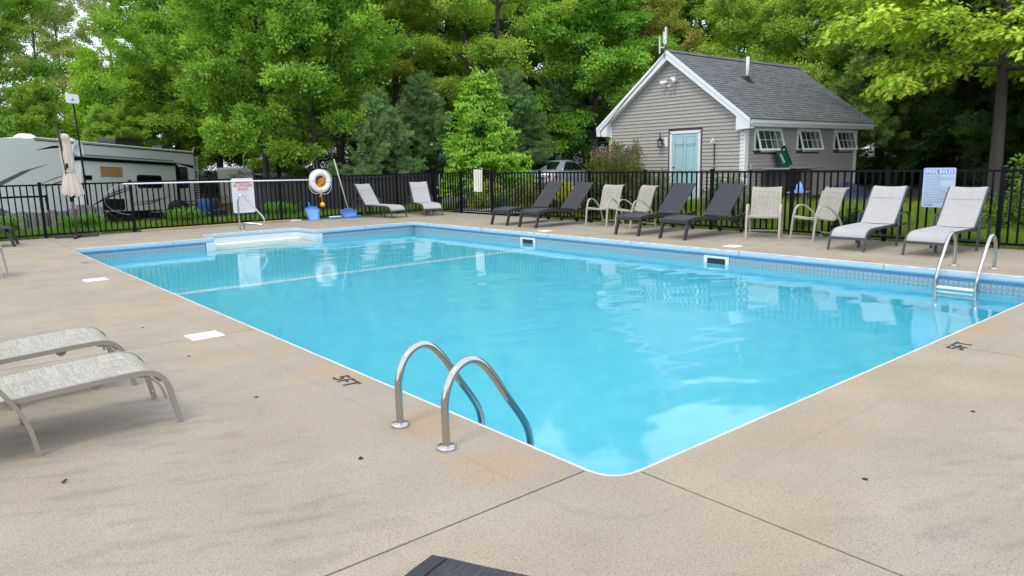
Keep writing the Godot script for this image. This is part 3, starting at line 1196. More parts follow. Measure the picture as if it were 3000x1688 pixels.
	for y in [2.14, 1.4, 0.6]:
		var hg := tool()
		box(hg, Vector3(X - 0.03, y, dc + 0.482), Vector3(0.016, 0.1, 0.014))
		put("hinge", hg, M.steel_brushed, door)
	# three awning windows, propped open, with curtains behind
	for w in wins:
		window(o, w[0], w[1], 1.80, 2.48, zr)


func window(o: Node, xa: float, xb: float, ya: float, yb: float, z: float) -> void:
	var w := holder("window", o)
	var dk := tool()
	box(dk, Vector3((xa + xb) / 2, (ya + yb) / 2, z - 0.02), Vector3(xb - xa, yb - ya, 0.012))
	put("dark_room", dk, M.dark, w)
	var fr := tool()
	for x in [xa + 0.035, xb - 0.035]:
		box(fr, Vector3(x, (ya + yb) / 2, z + 0.02), Vector3(0.07, yb - ya, 0.06), Basis.IDENTITY, 0.005)
	for y in [ya + 0.03, yb - 0.03]:
		box(fr, Vector3((xa + xb) / 2, y, z + 0.02), Vector3(xb - xa - 0.14, 0.06, 0.06), Basis.IDENTITY, 0.005)
	put("frame", fr, M.white, w)
	var sill := tool()
	box(sill, Vector3((xa + xb) / 2 + 0.12, ya - 0.03, z + 0.05), Vector3((xb - xa) * 0.62, 0.04, 0.06), Basis.IDENTITY, 0.004)
	put("sill", sill, M.white, w)
	# curtain behind the sash
	var cu := tool(true)
	var prev := []
	for i in 19:
		var u := i / 18.0
		var x := lerpf(xb - 0.40, xb - 0.08, u)
		var row := [Vector3(x, yb - 0.06, z + 0.002 + 0.012 * sin(u * 30.0)), Vector3(x + 0.02, ya + 0.05, z + 0.002 + 0.012 * sin(u * 30.0 + 0.6))]
		if i > 0:
			poly(cu, [prev[0], row[0], row[1], prev[1]], Vector3(0, 0, 1))
		prev = row
	put("curtain", cu, mat(lin(0.42, 0.50, 0.44), 0.85), w)
	# sash swung out at the foot
	var a := Basis(Vector3(1, 0, 0), -0.27)
	var hinge := Vector3((xa + xb) / 2, yb - 0.05, z + 0.055)
	var wd := xb - xa - 0.10
	var ht := yb - ya - 0.02
	var s := tool()
	for sg in [-1.0, 1.0]:
		box(s, hinge + a * Vector3(sg * (wd / 2 - 0.03), -ht / 2, 0), Vector3(0.06, ht, 0.04), a, 0.004)
	box(s, hinge + a * Vector3(0, -0.03, 0), Vector3(wd - 0.12, 0.06, 0.04), a, 0.004)
	box(s, hinge + a * Vector3(0, -ht + 0.03, 0), Vector3(wd - 0.12, 0.06, 0.04), a, 0.004)
	for k in [-0.25, 0.0, 0.25]:
		box(s, hinge + a * Vector3(k * (wd - 0.12), -ht / 2, 0.0), Vector3(0.011, ht - 0.12, 0.012), a)
	box(s, hinge + a * Vector3(0, -ht / 2, 0.0), Vector3(wd - 0.12, 0.012, 0.010), a)
	put("sash", s, M.white, w)
	var g := tool()
	box(g, hinge + a * Vector3(0, -ht / 2, -0.012), Vector3(wd - 0.10, ht - 0.10, 0.004), a)
	put("pane", g, M.pane, w)


# ---------- vegetation ----------

func leaf(s: SurfaceTool, p: Vector3, d: Vector3, n: Vector3, l: float, w: float, c: Color, fold := 0.25) -> void:
	d = d.normalized()
	var side := d.cross(n).normalized()
	n = side.cross(d)
	var a := p + d * l * 0.45 + side * w * 0.5 + n * fold * w
	var b := p + d * l * 0.45 - side * w * 0.5 + n * fold * w
	var tip := p + d * l - n * l * 0.08
	s.set_color(c)
	for v in [p, a, tip, p, tip, b]:
		s.add_vertex(v)


func lobed_leaf(s: SurfaceTool, p: Vector3, d: Vector3, n: Vector3, l: float, c: Color) -> void:   # a maple's leaf, five points
	d = d.normalized()
	var side := d.cross(n).normalized()
	n = side.cross(d)
	s.set_color(c)
	var shape := [[0.0, 0.0], [0.42, 0.12], [0.28, 0.3], [0.58, 0.52], [0.26, 0.58], [0.22, 0.72], [0.0, 1.0], [-0.22, 0.72], [-0.26, 0.58], [-0.58, 0.52], [-0.28, 0.3], [-0.42, 0.12]]
	var mid := p + d * l * 0.38 + n * l * 0.05
	for i in 12:
		var u: Array = shape[i]
		var v: Array = shape[(i + 1) % 12]
		s.add_vertex(mid)
		s.add_vertex(p + side * u[0] * l + d * u[1] * l - n * absf(u[0]) * l * 0.15)
		s.add_vertex(p + side * v[0] * l + d * v[1] * l - n * absf(v[0]) * l * 0.15)


func tone(spread := 0.25, warm := 0.1) -> Color:
	var k := 1.0 + rnd(-spread, spread)
	return Color(k * (1.0 + rnd(-warm, warm)), k, k * (1.0 + rnd(-warm, warm)))


func sprig(what: String) -> Mesh:
	if M.has("sprig_" + what):
		return M["sprig_" + what]
	var s := tool()
	match what:
		"spray":   # flat twig of small oval leaves, half a metre long
			for i in 15:
				var x := 0.02 + 0.50 * i / 15.0
				var sd := 1.0 if i % 2 == 0 else -1.0
				var off := rnd(0.0, 0.16) * (1.0 - absf(x - 0.25) * 1.4)
				leaf(s, Vector3(x, rnd(-0.07, 0.07), sd * off), Vector3(0.7, rnd(-0.7, 0.3), sd * rnd(0.4, 1.1)), Vector3(rnd(-0.9, 0.9), 1, rnd(-0.9, 0.9)), rnd(0.11, 0.16), rnd(0.07, 0.10), tone(0.35, 0.12))
		"tuft":   # upright bunch of young leaves
			for i in 14:
				var d := (rvec() + Vector3(0.6, 0.2, 0)).normalized()
				leaf(s, d * rnd(0.02, 0.2) + Vector3(rnd(0, 0.3), 0, 0), d + Vector3(0, rnd(-0.4, 0.3), 0), rvec(), rnd(0.09, 0.14), rnd(0.055, 0.085), tone(0.35, 0.15))
		"hanging":   # larger leaves that hang along a twig
			for i in 15:
				var x := 0.03 + 0.42 * i / 15.0
				var sd := 1.0 if i % 2 == 0 else -1.0
				leaf(s, Vector3(x, rnd(-0.04, 0.04), sd * rnd(0, 0.1)), Vector3(0.35, rnd(-1.0, -0.3), sd * rnd(0.2, 0.8)), Vector3(0.5, 0.6, sd * rnd(-0.2, 0.9)), rnd(0.12, 0.16), rnd(0.06, 0.08), tone(0.22, 0.08), 0.18)
		"maple":   # broad lobed leaves in a loose fan
			for i in 11:
				var a := rnd(-1.9, 1.9)
				var r := rnd(0.06, 0.30)
				lobed_leaf(s, Vector3(0.05 + cos(a) * r + 0.14, rnd(-0.10, 0.06), sin(a) * r), Vector3(cos(a), rnd(-0.9, -0.15), sin(a)), Vector3(rnd(-0.5, 0.5), 1, rnd(-0.5, 0.5)), rnd(0.11, 0.17), tone(0.22, 0.12))
		"pine":   # brush of long soft needles
			for i in 64:
				var x := rnd(0.0, 0.26)
				var a := rnd(0, TAU)
				var d := Vector3(rnd(0.5, 1.1), sin(a) * 0.9 + 0.15, cos(a) * 0.9)
				leaf(s, Vector3(x, 0, 0), d, rvec(), rnd(0.12, 0.18), rnd(0.012, 0.018), tone(0.3, 0.1), 0.0)
		"hemlock":   # flat lacy spray of short needles
			for i in 60:
				var x := 0.02 + 0.5 * i / 60.0
				var sd := 1.0 if i % 2 == 0 else -1.0
				var off := rnd(0.0, 0.18) * (1.0 - x)
				leaf(s, Vector3(x, rnd(-0.03, 0.03) - x * 0.12, sd * off), Vector3(0.8, rnd(-0.5, 0.1), sd * rnd(0.2, 1.0)), Vector3(rnd(-0.3, 0.3), 1, 0), rnd(0.06, 0.10), rnd(0.012, 0.02), tone(0.3, 0.1), 0.0)
		"shrub":   # small rounded leaves on short twigs
			for i in 30:
				var d := (rvec() + Vector3(0, 0.5, 0)).normalized()
				leaf(s, d * rnd(0.0, 0.13), d, rvec(), rnd(0.035, 0.06), rnd(0.022, 0.036), tone(0.35, 0.15))
		"blades":   # arching strap leaves from one crown
			for i in 20:
				var a := rnd(0, TAU)
				var lean := rnd(0.15, 0.8)
				var h := rnd(0.6, 1.0)
				var w := rnd(0.012, 0.022)
				var o := Vector3(cos(a), 0, sin(a))
				var sd := Vector3(-o.z, 0, o.x)
				var st := o * rnd(0.0, 0.05) + sd * rnd(-0.05, 0.05)
				var pts := [st, st + o * lean * 0.22 * h + Vector3(0, 0.5 * h, 0), st + o * lean * 0.55 * h + Vector3(0, 0.78 * h, 0), st + o * lean * 0.95 * h + Vector3(0, (0.85 - lean * 0.35) * h, 0)]
				var ws := [w, w, w * 0.7, 0.001]
				s.set_color(tone(0.3, 0.12))
				for k in 3:
					for v in [pts[k] - sd * ws[k], pts[k + 1] - sd * ws[k + 1], pts[k + 1] + sd * ws[k + 1], pts[k] - sd * ws[k], pts[k + 1] + sd * ws[k + 1], pts[k] + sd * ws[k]]:
						s.add_vertex(v)
		"grass":
			for i in 34:
				var st2 := Vector3(rnd(-0.16, 0.16), 0, rnd(-0.16, 0.16))
				var l := Vector3(rnd(-0.1, 0.1), rnd(0.10, 0.26), rnd(-0.1, 0.1))
				var sd2 := Vector3(rnd(-1, 1), 0, rnd(-1, 1)).normalized() * 0.006
				s.set_color(tone(0.3, 0.2))
				for v in [st2 - sd2, st2 + l, st2 + sd2]:
					s.add_vertex(v)
	s.generate_normals()
	M["sprig_" + what] = s.commit()
	return M["sprig_" + what]


func scatter(called: String, mesh: Mesh, m: Material, where: Array, tints: PackedColorArray, parent: Node) -> MultiMeshInstance3D:
	var mm := MultiMesh.new()
	mm.transform_format = MultiMesh.TRANSFORM_3D
	mm.use_colors = true
	mm.mesh = mesh
	mm.instance_count = where.size()
	for i in where.size():
		mm.set_instance_transform(i, where[i])
		mm.set_instance_color(i, tints[i])
	var o := MultiMeshInstance3D.new()
	o.name = called
	o.multimesh = mm
	o.material_override = m
	o.set_meta("kind", "stuff")
	parent.add_child(o, true)
	return o


func spread_of(shape: String, t: float) -> float:   # how far the limbs reach at a share t of the crown's height
	match shape:
		"cone":
			return pow(1.0 - t, 0.8) * 0.95 + 0.06
		"column":
			return 0.55 + 0.45 * sin(PI * (0.1 + 0.85 * t))
		"vase":
			return 0.35 + 0.65 * sin(PI * (0.05 + 0.75 * t))
		"egg":
			return pow(sin(PI * lerpf(0.30, 0.985, t)), 0.8)
	return pow(sin(PI * lerpf(0.16, 0.97, t)), 0.7)


func grow(called: String, label: String, group: String, at: Vector3, p: Dictionary) -> Node3D:
	var o := thing(called, label, "tree", at, 0.0, group)
	build_tree(o, p)
	return o


func build_tree(o: Node3D, p: Dictionary) -> void:
	var h: float = p.h
	var base: float = p.get("base", 0.25)
	var reach: float = p.reach
	var shape: String = p.get("shape", "round")
	var flat: float = p.get("flat", 0.6)
	var up: Array = p.get("up", [0.1, 0.9])
	var droop: float = p.get("droop", 0.15)
	var limbs: int = p.get("limbs", 26)
	var lean: Vector2 = p.get("lean", Vector2.ZERO)
	var r0: float = p.get("r", h * 0.014 + 0.03)
	var stems: int = p.get("stems", 1)
	var wood := tool(true)
	var segs := []
	for st in stems:
		var off := Vector2.ZERO
		if stems > 1:
			off = Vector2.from_angle(TAU * st / stems + 0.6) * reach * 0.22
		var spine := []
		var wob := Vector2(rnd(0, 10), rnd(0, 10))
		for k in 11:
			var t := k / 10.0
			var wv := Vector2(sin(wob.x + t * 4.0), sin(wob.y + t * 3.4)) * h * 0.012 * t
			spine.append(Vector3(lean.x * t * h + wv.x + off.x * t * 1.6, t * h, lean.y * t * h + wv.y + off.y * t * 1.6))
		tube(wood, spine, r0, maxf(r0 * 0.12, 0.008), 7, false)
		segs.append([spine[8], spine[10], 0.5])
		var n := limbs / stems
		var turn := rnd(0, TAU)
		for i in n:
			var t := lerpf(0.02, 0.97, pow((i + rnd(0.0, 0.8)) / n, 0.9))
			var th := base + (1.0 - base) * t
			var f := th * 10.0
			var k0 := mini(int(f), 9)
			var start: Vector3 = (spine[k0] as Vector3).lerp(spine[k0 + 1], f - k0)
			turn += 2.4 + rnd(-0.35, 0.35)
			var elev := lerpf(up[0], up[1], t) + rnd(-0.12, 0.12)
			var length := reach * spread_of(shape, t) * rnd(0.72, 1.12)
			if p.has("gap") and absf(angle_difference(turn, p.gap)) < 0.7:
				length *= 0.45
			var d := Vector3(cos(turn) * cos(elev), sin(elev), sin(turn) * cos(elev))
			var pts := []
			var bend := rvec() * 0.10 * length
			for k in 5:
				var s := k / 4.0
				pts.append(start + d * length * s - Vector3(0, droop * length * s * s, 0) + bend * s * s)
			var lr := maxf(r0 * (1.05 - th) * 0.55, 0.012)
			tube(wood, pts, lr, 0.005, 5, false)
			segs.append([pts[1], pts[2], 0.55])
			segs.append([pts[2], pts[3], 1.0])
			segs.append([pts[3], pts[4], 1.25])
			for q in int(p.get("twigs", 6)):
				var s := rnd(0.2, 0.95)
				var kk := mini(int(s * 4.0), 3)
				var b0: Vector3 = (pts[kk] as Vector3).lerp(pts[kk + 1], s * 4.0 - kk)
				var bd: Vector3 = (pts[kk + 1] - pts[kk]).normalized()
				var sd := bd.cross(Vector3.UP).normalized() * (1.0 if q % 2 == 0 else -1.0)
				var td := (bd * rnd(0.5, 0.9) + sd * rnd(0.5, 1.0) + Vector3(0, rnd(-0.25, 0.35) * (1.4 - flat), 0)).normalized()
				var tl := length * rnd(0.25, 0.48) * (1.15 - 0.6 * s) + 0.12
				var e := b0 + td * tl - Vector3(0, droop * tl * 0.7, 0)
				tube(wood, [b0, b0.lerp(e, 0.5) + Vector3(0, 0.03 * tl, 0), e], maxf(lr * 0.35, 0.006), 0.003, 3, false)
				segs.append([b0.lerp(e, 0.2), e, 1.0])
	put("trunk", wood, p.get("bark", M.bark), o)
	var total := 0.0
	for g in segs:
		total += (g[0] as Vector3).distance_to(g[1]) * g[2]
	var size: float = p.get("size", 1.0)
	var bright := 3.3 if p.sprig == "pine" else 2.1 if p.sprig == "hemlock" else 3.1
	var n_sprigs: int = p.n
	if p.sprig in ["spray", "tuft"]:   # finer, more numerous sprigs
		size *= 0.8
		n_sprigs = int(n_sprigs * 1.45)
	var where := []
	var tints := PackedColorArray()
	var col: Vector3 = p.col
	var alt: Vector3 = p.get("alt", col)
	var altshare: float = p.get("altshare", 0.3)
	for g in segs:
		var a: Vector3 = g[0]
		var b: Vector3 = g[1]
		var want: float = n_sprigs * a.distance_to(b) * g[2] / total
		var cnt := int(want) + (1 if rng.randf() < want - int(want) else 0)
		var dir := (b - a).normalized()
		var branch_tone := rnd(0.82, 1.18)
		var branch_alt := clampf(altshare + rnd(-0.35, 0.35), 0.0, 1.0)
		for i in cnt:
			var x := (dir + rvec() * 0.55)
			x.y *= lerpf(1.0, 0.45, flat)
			x = x.normalized()
			var u := (Vector3.UP * flat + rvec() * (1.05 - flat) * 0.6).normalized()
			var z := x.cross(u).normalized()
			var k := size * rnd(0.7, 1.25)
			var bs := Basis(x, z.cross(x), z) * k
			where.append(Transform3D(bs, a.lerp(b, rng.randf()) + rvec() * 0.15 * size - x * 0.12 * k))
			var c := col.lerp(alt, clampf(branch_alt + rnd(-0.2, 0.2), 0.0, 1.0)) * branch_tone * rnd(0.85, 1.15)
			tints.append(Color(c.x, c.y, c.z) * bright)
	var sp: String = p.sprig
	scatter("crown", sprig(sp), M.needle if sp in ["pine", "hemlock"] else M.leaf, where, tints, o)


func plant(called: String, src: Node3D, label: String, at: Vector3, turn: float, scale_ := 1.0, group := "") -> Node3D:
	var o := dup(called, src, label, at, turn)
	o.scale = Vector3.ONE * scale_
	if group:
		o.set_meta("group", group)
	return o


func on_land(x: float, z: float) -> Vector3:
	return Vector3(x, land(x, z) - 0.05, z)


func trees() -> void:
	var mid := Vector3(0.094, 0.165, 0.021)
	var lime := Vector3(0.15, 0.225, 0.026)
	var deep := Vector3(0.045, 0.105, 0.018)
	var rusty := Vector3(0.21, 0.20, 0.032)
	var bluish := Vector3(0.058, 0.098, 0.034)
	var pine_dark := Vector3(0.024, 0.055, 0.026)
	var G1 := "broadleaf trees beyond the far left fence"
	# the big round trees over the dark board fence
	var beech := {"h": 14.0, "reach": 4.4, "base": 0.17, "shape": "round", "limbs": 48, "twigs": 9, "flat": 0.35, "up": [0.15, 1.25], "droop": 0.0, "sprig": "spray", "n": 12000, "col": mid, "alt": lime, "altshare": 0.3, "r": 0.13, "size": 1.0}
	grow("beech_tree", "large round green tree filling the view above the life ring", G1, on_land(11.4, -29.0), beech)
	beech.h = 14.5; beech.reach = 4.6; beech.n = 8500; beech.altshare = 0.45
	grow("beech_tree", "large bright green tree behind the right end of the trailer", G1, on_land(11.9, -42.5), beech)
	beech.h = 12.5; beech.reach = 3.8; beech.n = 7500; beech.altshare = 0.15
	grow("beech_tree", "green tree with low layered boughs above the leaning net pole", G1, on_land(12.7, -27.0), beech)
	# left edge
	var oak := {"h": 15.0, "reach": 4.8, "base": 0.12, "shape": "round", "limbs": 36, "twigs": 7, "flat": 0.5, "up": [0.1, 1.0], "sprig": "spray", "n": 5600, "col": Vector3(0.085, 0.14, 0.024), "alt": lime, "size": 1.15}
	grow("oak_tree", "tall dull green tree at the left edge behind the trailer", G1, on_land(3.6, -47.0), oak)
	var overhang := {"h": 6.5, "reach": 2.2, "base": 0.25, "shape": "round", "limbs": 22, "twigs": 7, "flat": 0.7, "droop": 0.3, "sprig": "hanging", "n": 650, "col": deep, "alt": mid, "size": 0.85}
	grow("maple_tree", "dark green tree whose boughs reach in at the left edge before the trailer", G1, on_land(0.35, -25.0), overhang)
	var feather := {"h": 8.6, "reach": 2.5, "base": 0.12, "shape": "cone", "limbs": 40, "twigs": 6, "flat": 0.35, "up": [0.25, 1.2], "droop": -0.15, "sprig": "tuft", "n": 3200, "col": Vector3(0.16, 0.25, 0.03), "alt": lime, "size": 1.15}
	grow("larch_tree", "small feathery yellow-green tree behind the antenna pole", G1, on_land(8.2, -44.0), feather)
	# thin open trees against the sky at the top left
	var thin := {"h": 17.0, "reach": 3.0, "base": 0.30, "shape": "column", "limbs": 30, "twigs": 5, "flat": 0.4, "up": [0.5, 1.1], "sprig": "tuft", "n": 1900, "col": Vector3(0.12, 0.17, 0.035), "alt": Vector3(0.17, 0.16, 0.06), "altshare": 0.4, "size": 1.25, "r": 0.16, "bark": M.bark_pale}
	var GT := "thin open trees against the sky"
	var t1 := grow("birch_tree", "thin open tree against the sky above the umbrella", GT, on_land(7.9, -58.0), thin)
	thin.n = 1500; thin.h = 18.0
	var t2 := grow("birch_tree", "thin open tree against the sky above the trailer's roof units", GT, on_land(12.6, -58.5), thin)
	plant("birch_tree", t1, "thin open tree against the sky just left of the big round trees", on_land(14.6, -52.0), 1.9, 0.95)
	plant("birch_tree", t2, "thin open tree farthest left against the sky", on_land(4.4, -62.0), 2.6, 1.0)
	plant("birch_tree", t1, "thin open tree standing between the umbrella and the antenna pole, far back", on_land(10.6, -66.0), 4.0, 1.05)
	# trees with young orange leaves in the middle
	var orange := {"h": 14.5, "reach": 2.9, "base": 0.14, "shape": "column", "limbs": 36, "twigs": 6, "flat": 0.55, "up": [0.2, 1.0], "sprig": "tuft", "n": 5200, "col": Vector3(0.12, 0.175, 0.026), "alt": rusty, "altshare": 0.28, "size": 1.1}
	var GO := "slender trees with young orange leaves"
	var o1 := grow("red_maple_tree", "slender tree with orange young leaves left of the forked tree", GO, on_land(19.8, -32.6), orange)
	orange.n = 3600; orange.h = 16.0
	var o2 := grow("red_maple_tree", "taller slender tree with orange young leaves and sky beside it", GO, on_land(18.9, -35.8), orange)
	plant("red_maple_tree", o1, "slender orange-tinted tree between the big round tree and the others", on_land(17.0, -33.5), 2.2, 0.92)
	orange.col = Vector3(0.14, 0.16, 0.03); orange.alt = Vector3(0.21, 0.17, 0.045); orange.h = 10.8; orange.n = 3200; orange.altshare = 0.35
	grow("red_maple_tree", "reddish young maple above the ridge of the pool house", GO, on_land(31.5, -25.5), orange)
	# white pines
	var GP := "white pines beyond the fence"
	var pine := {"h": 4.2, "reach": 1.9, "base": 0.04, "shape": "cone", "limbs": 30, "twigs": 5, "flat": 0.5, "up": [0.0, 0.7], "droop": -0.10, "sprig": "pine", "n": 1500, "col": bluish, "alt": Vector3(0.10, 0.150, 0.05), "size": 1.0, "r": 0.09}
	grow("white_pine", "soft blue-green pine left of the bright young tree", GP, on_land(14.0, -24.4), pine)
	pine.h = 4.7; pine.reach = 1.9; pine.n = 1500
	var pb := grow("white_pine", "taller blue-green pine behind the bright young tree", GP, on_land(16.6, -25.4), pine)
	pine.h = 4.8; pine.reach = 2.2; pine.col = Vector3(0.05, 0.09, 0.03); pine.alt = Vector3(0.08, 0.13, 0.04)
	var pc := grow("white_pine", "dark pine between the bright young tree and the silver car", GP, on_land(19.9, -24.0), pine)
	plant("white_pine", pc, "dark pine behind the silver car", on_land(25.0, -26.5), 2.0, 1.0)
	var tall := {"h": 15.5, "reach": 4.2, "base": 0.12, "shape": "column", "limbs": 54, "twigs": 7, "flat": 0.5, "up": [-0.05, 0.7], "droop": 0.0, "sprig": "pine", "n": 4600, "col": pine_dark, "alt": Vector3(0.05, 0.10, 0.035), "altshare": 0.3, "size": 2.0, "r": 0.28}
	var td := grow("white_pine", "tall black-green pine left of the roof antenna, far back", GP, on_land(35.6, -32.4), tall)
	# forked tree
	var fork := {"h": 14.0, "reach": 3.9, "base": 0.22, "shape": "vase", "limbs": 42, "twigs": 7, "flat": 0.6, "up": [0.25, 1.05], "stems": 2, "sprig": "tuft", "n": 7500, "col": Vector3(0.14, 0.21, 0.026), "alt": Vector3(0.2, 0.23, 0.04), "size": 1.1, "r": 0.2}
	grow("ash_tree", "tall yellow-green tree with a dark forked trunk", "", on_land(20.9, -26.8), fork)
	# bright young tree by the gate
	var bright := {"h": 4.5, "reach": 1.6, "base": 0.10, "shape": "cone", "limbs": 40, "twigs": 7, "flat": 0.6, "up": [0.05, 1.0], "droop": 0.12, "sprig": "hanging", "n": 1700, "col": Vector3(0.082, 0.165, 0.016), "alt": Vector3(0.13, 0.20, 0.022), "size": 0.9, "r": 0.06}
	grow("dogwood_tree", "small bright green tree with hanging leaves behind the arched gate", "", on_land(16.2, -20.9), bright)
	# behind the pool house
	var GH := "trees behind the pool house"
	var back := {"h": 10.6, "reach": 3.9, "base": 0.12, "shape": "egg", "limbs": 40, "twigs": 7, "flat": 0.6, "up": [0.1, 1.0], "sprig": "spray", "n": 7000, "col": Vector3(0.085, 0.175, 0.026), "alt": lime, "size": 1.15}
	var b1 := grow("maple_tree", "mid green tree showing left of the pool house gable", GH, on_land(27.0, -25.6), back)
	back.col = Vector3(0.12, 0.19, 0.026); back.alt = Vector3(0.21, 0.24, 0.04); back.sprig = "tuft"; back.n = 4400
	var b2 := grow("maple_tree", "yellow-green tree above the roof's vent pipe", GH, on_land(33.8, -21.4), back)
	back.h = 10.4; back.lean = Vector2(0.02, -0.08); back.n = 5200; back.r = 0.26
	var b3 := grow("maple_tree", "yellow-green tree with a dark leaning trunk above the right roof end", GH, on_land(34.0, -17.9), back)
	plant("maple_tree", b1, "green tree behind the right eave of the pool house", on_land(34.6, -15.0), 2.4, 0.95)
	plant("maple_tree", b2, "green tree left of the roof antenna", on_land(30.5, -29.5), 1.0, 1.0)
	plant("maple_tree", b1, "paler tree behind the tall pine and the ridge", on_land(38.0, -27.5), 3.6, 1.1)
	# dark hemlocks on the right
	var GD := "dark hemlocks at the right"
	var hem := {"h": 13.0, "reach": 3.6, "base": 0.03, "shape": "cone", "limbs": 64, "twigs": 7, "flat": 0.9, "up": [-0.1, 0.4], "droop": 0.25, "sprig": "hemlock", "n": 5200, "col": Vector3(0.026, 0.052, 0.014), "alt": Vector3(0.055, 0.09, 0.02), "altshare": 0.25, "size": 1.5, "r": 0.2}
	var h1 := grow("hemlock_tree", "dark hemlock right of the pool house, behind the pool rules sign", GD, on_land(31.0, -10.2), hem)
	plant("hemlock_tree", h1, "dark hemlock behind the broad-leaved maple's trunk", on_land(30.2, -5.6), 1.7, 0.95)
	plant("hemlock_tree", h1, "dark hemlock at the right edge of the view", on_land(28.5, -1.8), 3.0, 0.9)
	plant("hemlock_tree", h1, "dark hemlock hidden deep behind the pool house corner", on_land(37.5, -11.5), 4.1, 1.15)
	pine.h = 10.5; pine.reach = 2.7; pine.n = 3400; pine.col = Vector3(0.07, 0.11, 0.028); pine.alt = Vector3(0.14, 0.18, 0.04); pine.droop = 0.05; pine.size = 1.4
	grow("white_pine", "loose pine beside the right end of the pool house roof", GP, on_land(30.2, -13.0), pine)
	# the broad-leaved maple at the right
	var maple := {"h": 10.5, "reach": 5.0, "base": 0.31, "shape": "round", "limbs": 50, "twigs": 8, "flat": 0.85, "up": [0.0, 0.9], "droop": 0.12, "sprig": "maple", "n": 7000, "col": Vector3(0.15, 0.215, 0.022), "alt": Vector3(0.22, 0.245, 0.03), "size": 0.9, "r": 0.185, "bark": M.bark_rough}
	grow("maple_tree", "big maple with broad yellow-green leaves and a thick trunk at the right", "", on_land(23.2, -6.9), maple)
	# the wood behind: each a tree of its own, few kinds repeated
	var GW := "trees of the wood behind"
	var far_a := {"h": 16.0, "reach": 4.2, "base": 0.15, "shape": "round", "limbs": 34, "twigs": 5, "flat": 0.5, "sprig": "spray", "n": 4200, "col": Vector3(0.10, 0.155, 0.024), "alt": lime, "altshare": 0.4, "size": 1.6}
	var far_b := {"h": 17.0, "reach": 3.6, "base": 0.1, "shape": "cone", "limbs": 50, "twigs": 6, "flat": 0.7, "up": [0.0, 0.6], "sprig": "hemlock", "n": 3400, "col": Vector3(0.022, 0.05, 0.02), "alt": Vector3(0.04, 0.08, 0.03), "size": 2.2}
	var protos := []
	var spots := [
		[10.0, -49.0, 0, 0.5], [15.5, -47.0, 0, 0.62], [13.6, -41.0, 0, 0.7], [18.4, -43.0, 0, 0.85], [22.5, -42.0, 0, 0.85], [16.6, -39.0, 1, 0.42], [22.6, -37.6, 0, 0.75], [25.6, -36.0, 0, 0.85], [28.6, -35.4, 0, 0.9], [25.2, -30.5, 1, 0.5],
		[31.5, -35.5, 0, 0.8], [36.5, -37.0, 1, 0.8], [40.0, -33.0, 0, 0.76], [43.0, -28.0, 0, 0.78], [41.0, -22.0, 0, 0.72], [43.0, -17.0, 1, 0.74], [40.5, -14.0, 0, 0.74], [44.0, -10.0, 1, 0.9], [38.0, -6.0, 1, 0.85], [36.0, -1.0, 1, 0.85], [41.0, -3.0, 0, 0.85], [6.6, -53.0, 0, 0.46], [1.0, -55.0, 0, 0.5], [20.0, -48.0, 0, 0.75], [30.0, -42.0, 0, 0.85], [5.6, -43.5, 0, 0.42], [9.6, -41.5, 0, 0.36], [14.6, -35.5, 0, 0.5], [12.4, -48.5, 0, 0.55], [8.0, -40.5, 0, 0.34],
	]
	var words := ["broadleaf tree in the wood", "dark conifer in the wood"]
	var places := ["behind the trailer's middle", "behind the trailer's right end", "seen through the big round trees", "behind the big round trees' right side", "behind the first blue-green pine", "low behind the board fence", "behind the second blue-green pine", "behind the orange-tinted trees", "behind the forked tree", "behind the bright young tree", "between the forked tree and the tall pine", "beside the tall black-green pine", "above the left roof slope", "above the ridge's near end", "above the vent pipe, far back", "above the ridge's far end", "behind the right eave, far back", "behind the loose pine", "behind the hemlock by the rules sign", "at the far right, deep in the shade", "behind the broad-leaved maple, far back", "behind the trailer's left part", "at the far left edge", "in the gap under the sky", "behind the silver car, far back", "low behind the trailer's roof domes", "low behind the trailer's roof air unit", "between the big round trees and the soft pines", "in the gap above the trailer's right end", "low behind the trailer's plywood panel"]
	for i in spots.size():
		var q: Array = spots[i]
		var label := "%s %s" % [words[q[2]], places[i]]
		var called: String = ["woodland_tree", "woodland_conifer"][q[2]]
		if protos.size() <= q[2] or protos[q[2]] == null:
			while protos.size() <= q[2]: protos.append(null)
			protos[q[2]] = grow(called, label, GW, on_land(q[0], q[1]), far_a if q[2] == 0 else far_b)
			protos[q[2]].scale = Vector3.ONE * q[3]
		else:
			plant(called, protos[q[2]], label, on_land(q[0], q[1]), rnd(0, TAU), q[3], GW)
	# undergrowth and bare saplings in the shade beneath
	var under := []
	var ut := PackedColorArray()
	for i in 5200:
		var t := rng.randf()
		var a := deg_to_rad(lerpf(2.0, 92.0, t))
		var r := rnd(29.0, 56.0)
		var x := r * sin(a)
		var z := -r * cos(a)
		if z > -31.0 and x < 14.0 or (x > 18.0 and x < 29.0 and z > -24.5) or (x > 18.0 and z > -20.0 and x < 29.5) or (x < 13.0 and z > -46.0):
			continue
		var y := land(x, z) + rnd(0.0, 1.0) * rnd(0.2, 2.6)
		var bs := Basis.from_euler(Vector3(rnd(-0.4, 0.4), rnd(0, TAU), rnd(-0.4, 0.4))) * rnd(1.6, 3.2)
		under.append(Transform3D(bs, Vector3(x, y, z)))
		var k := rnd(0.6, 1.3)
		ut.append(Color(0.025 * k, 0.048 * k, 0.016 * k))
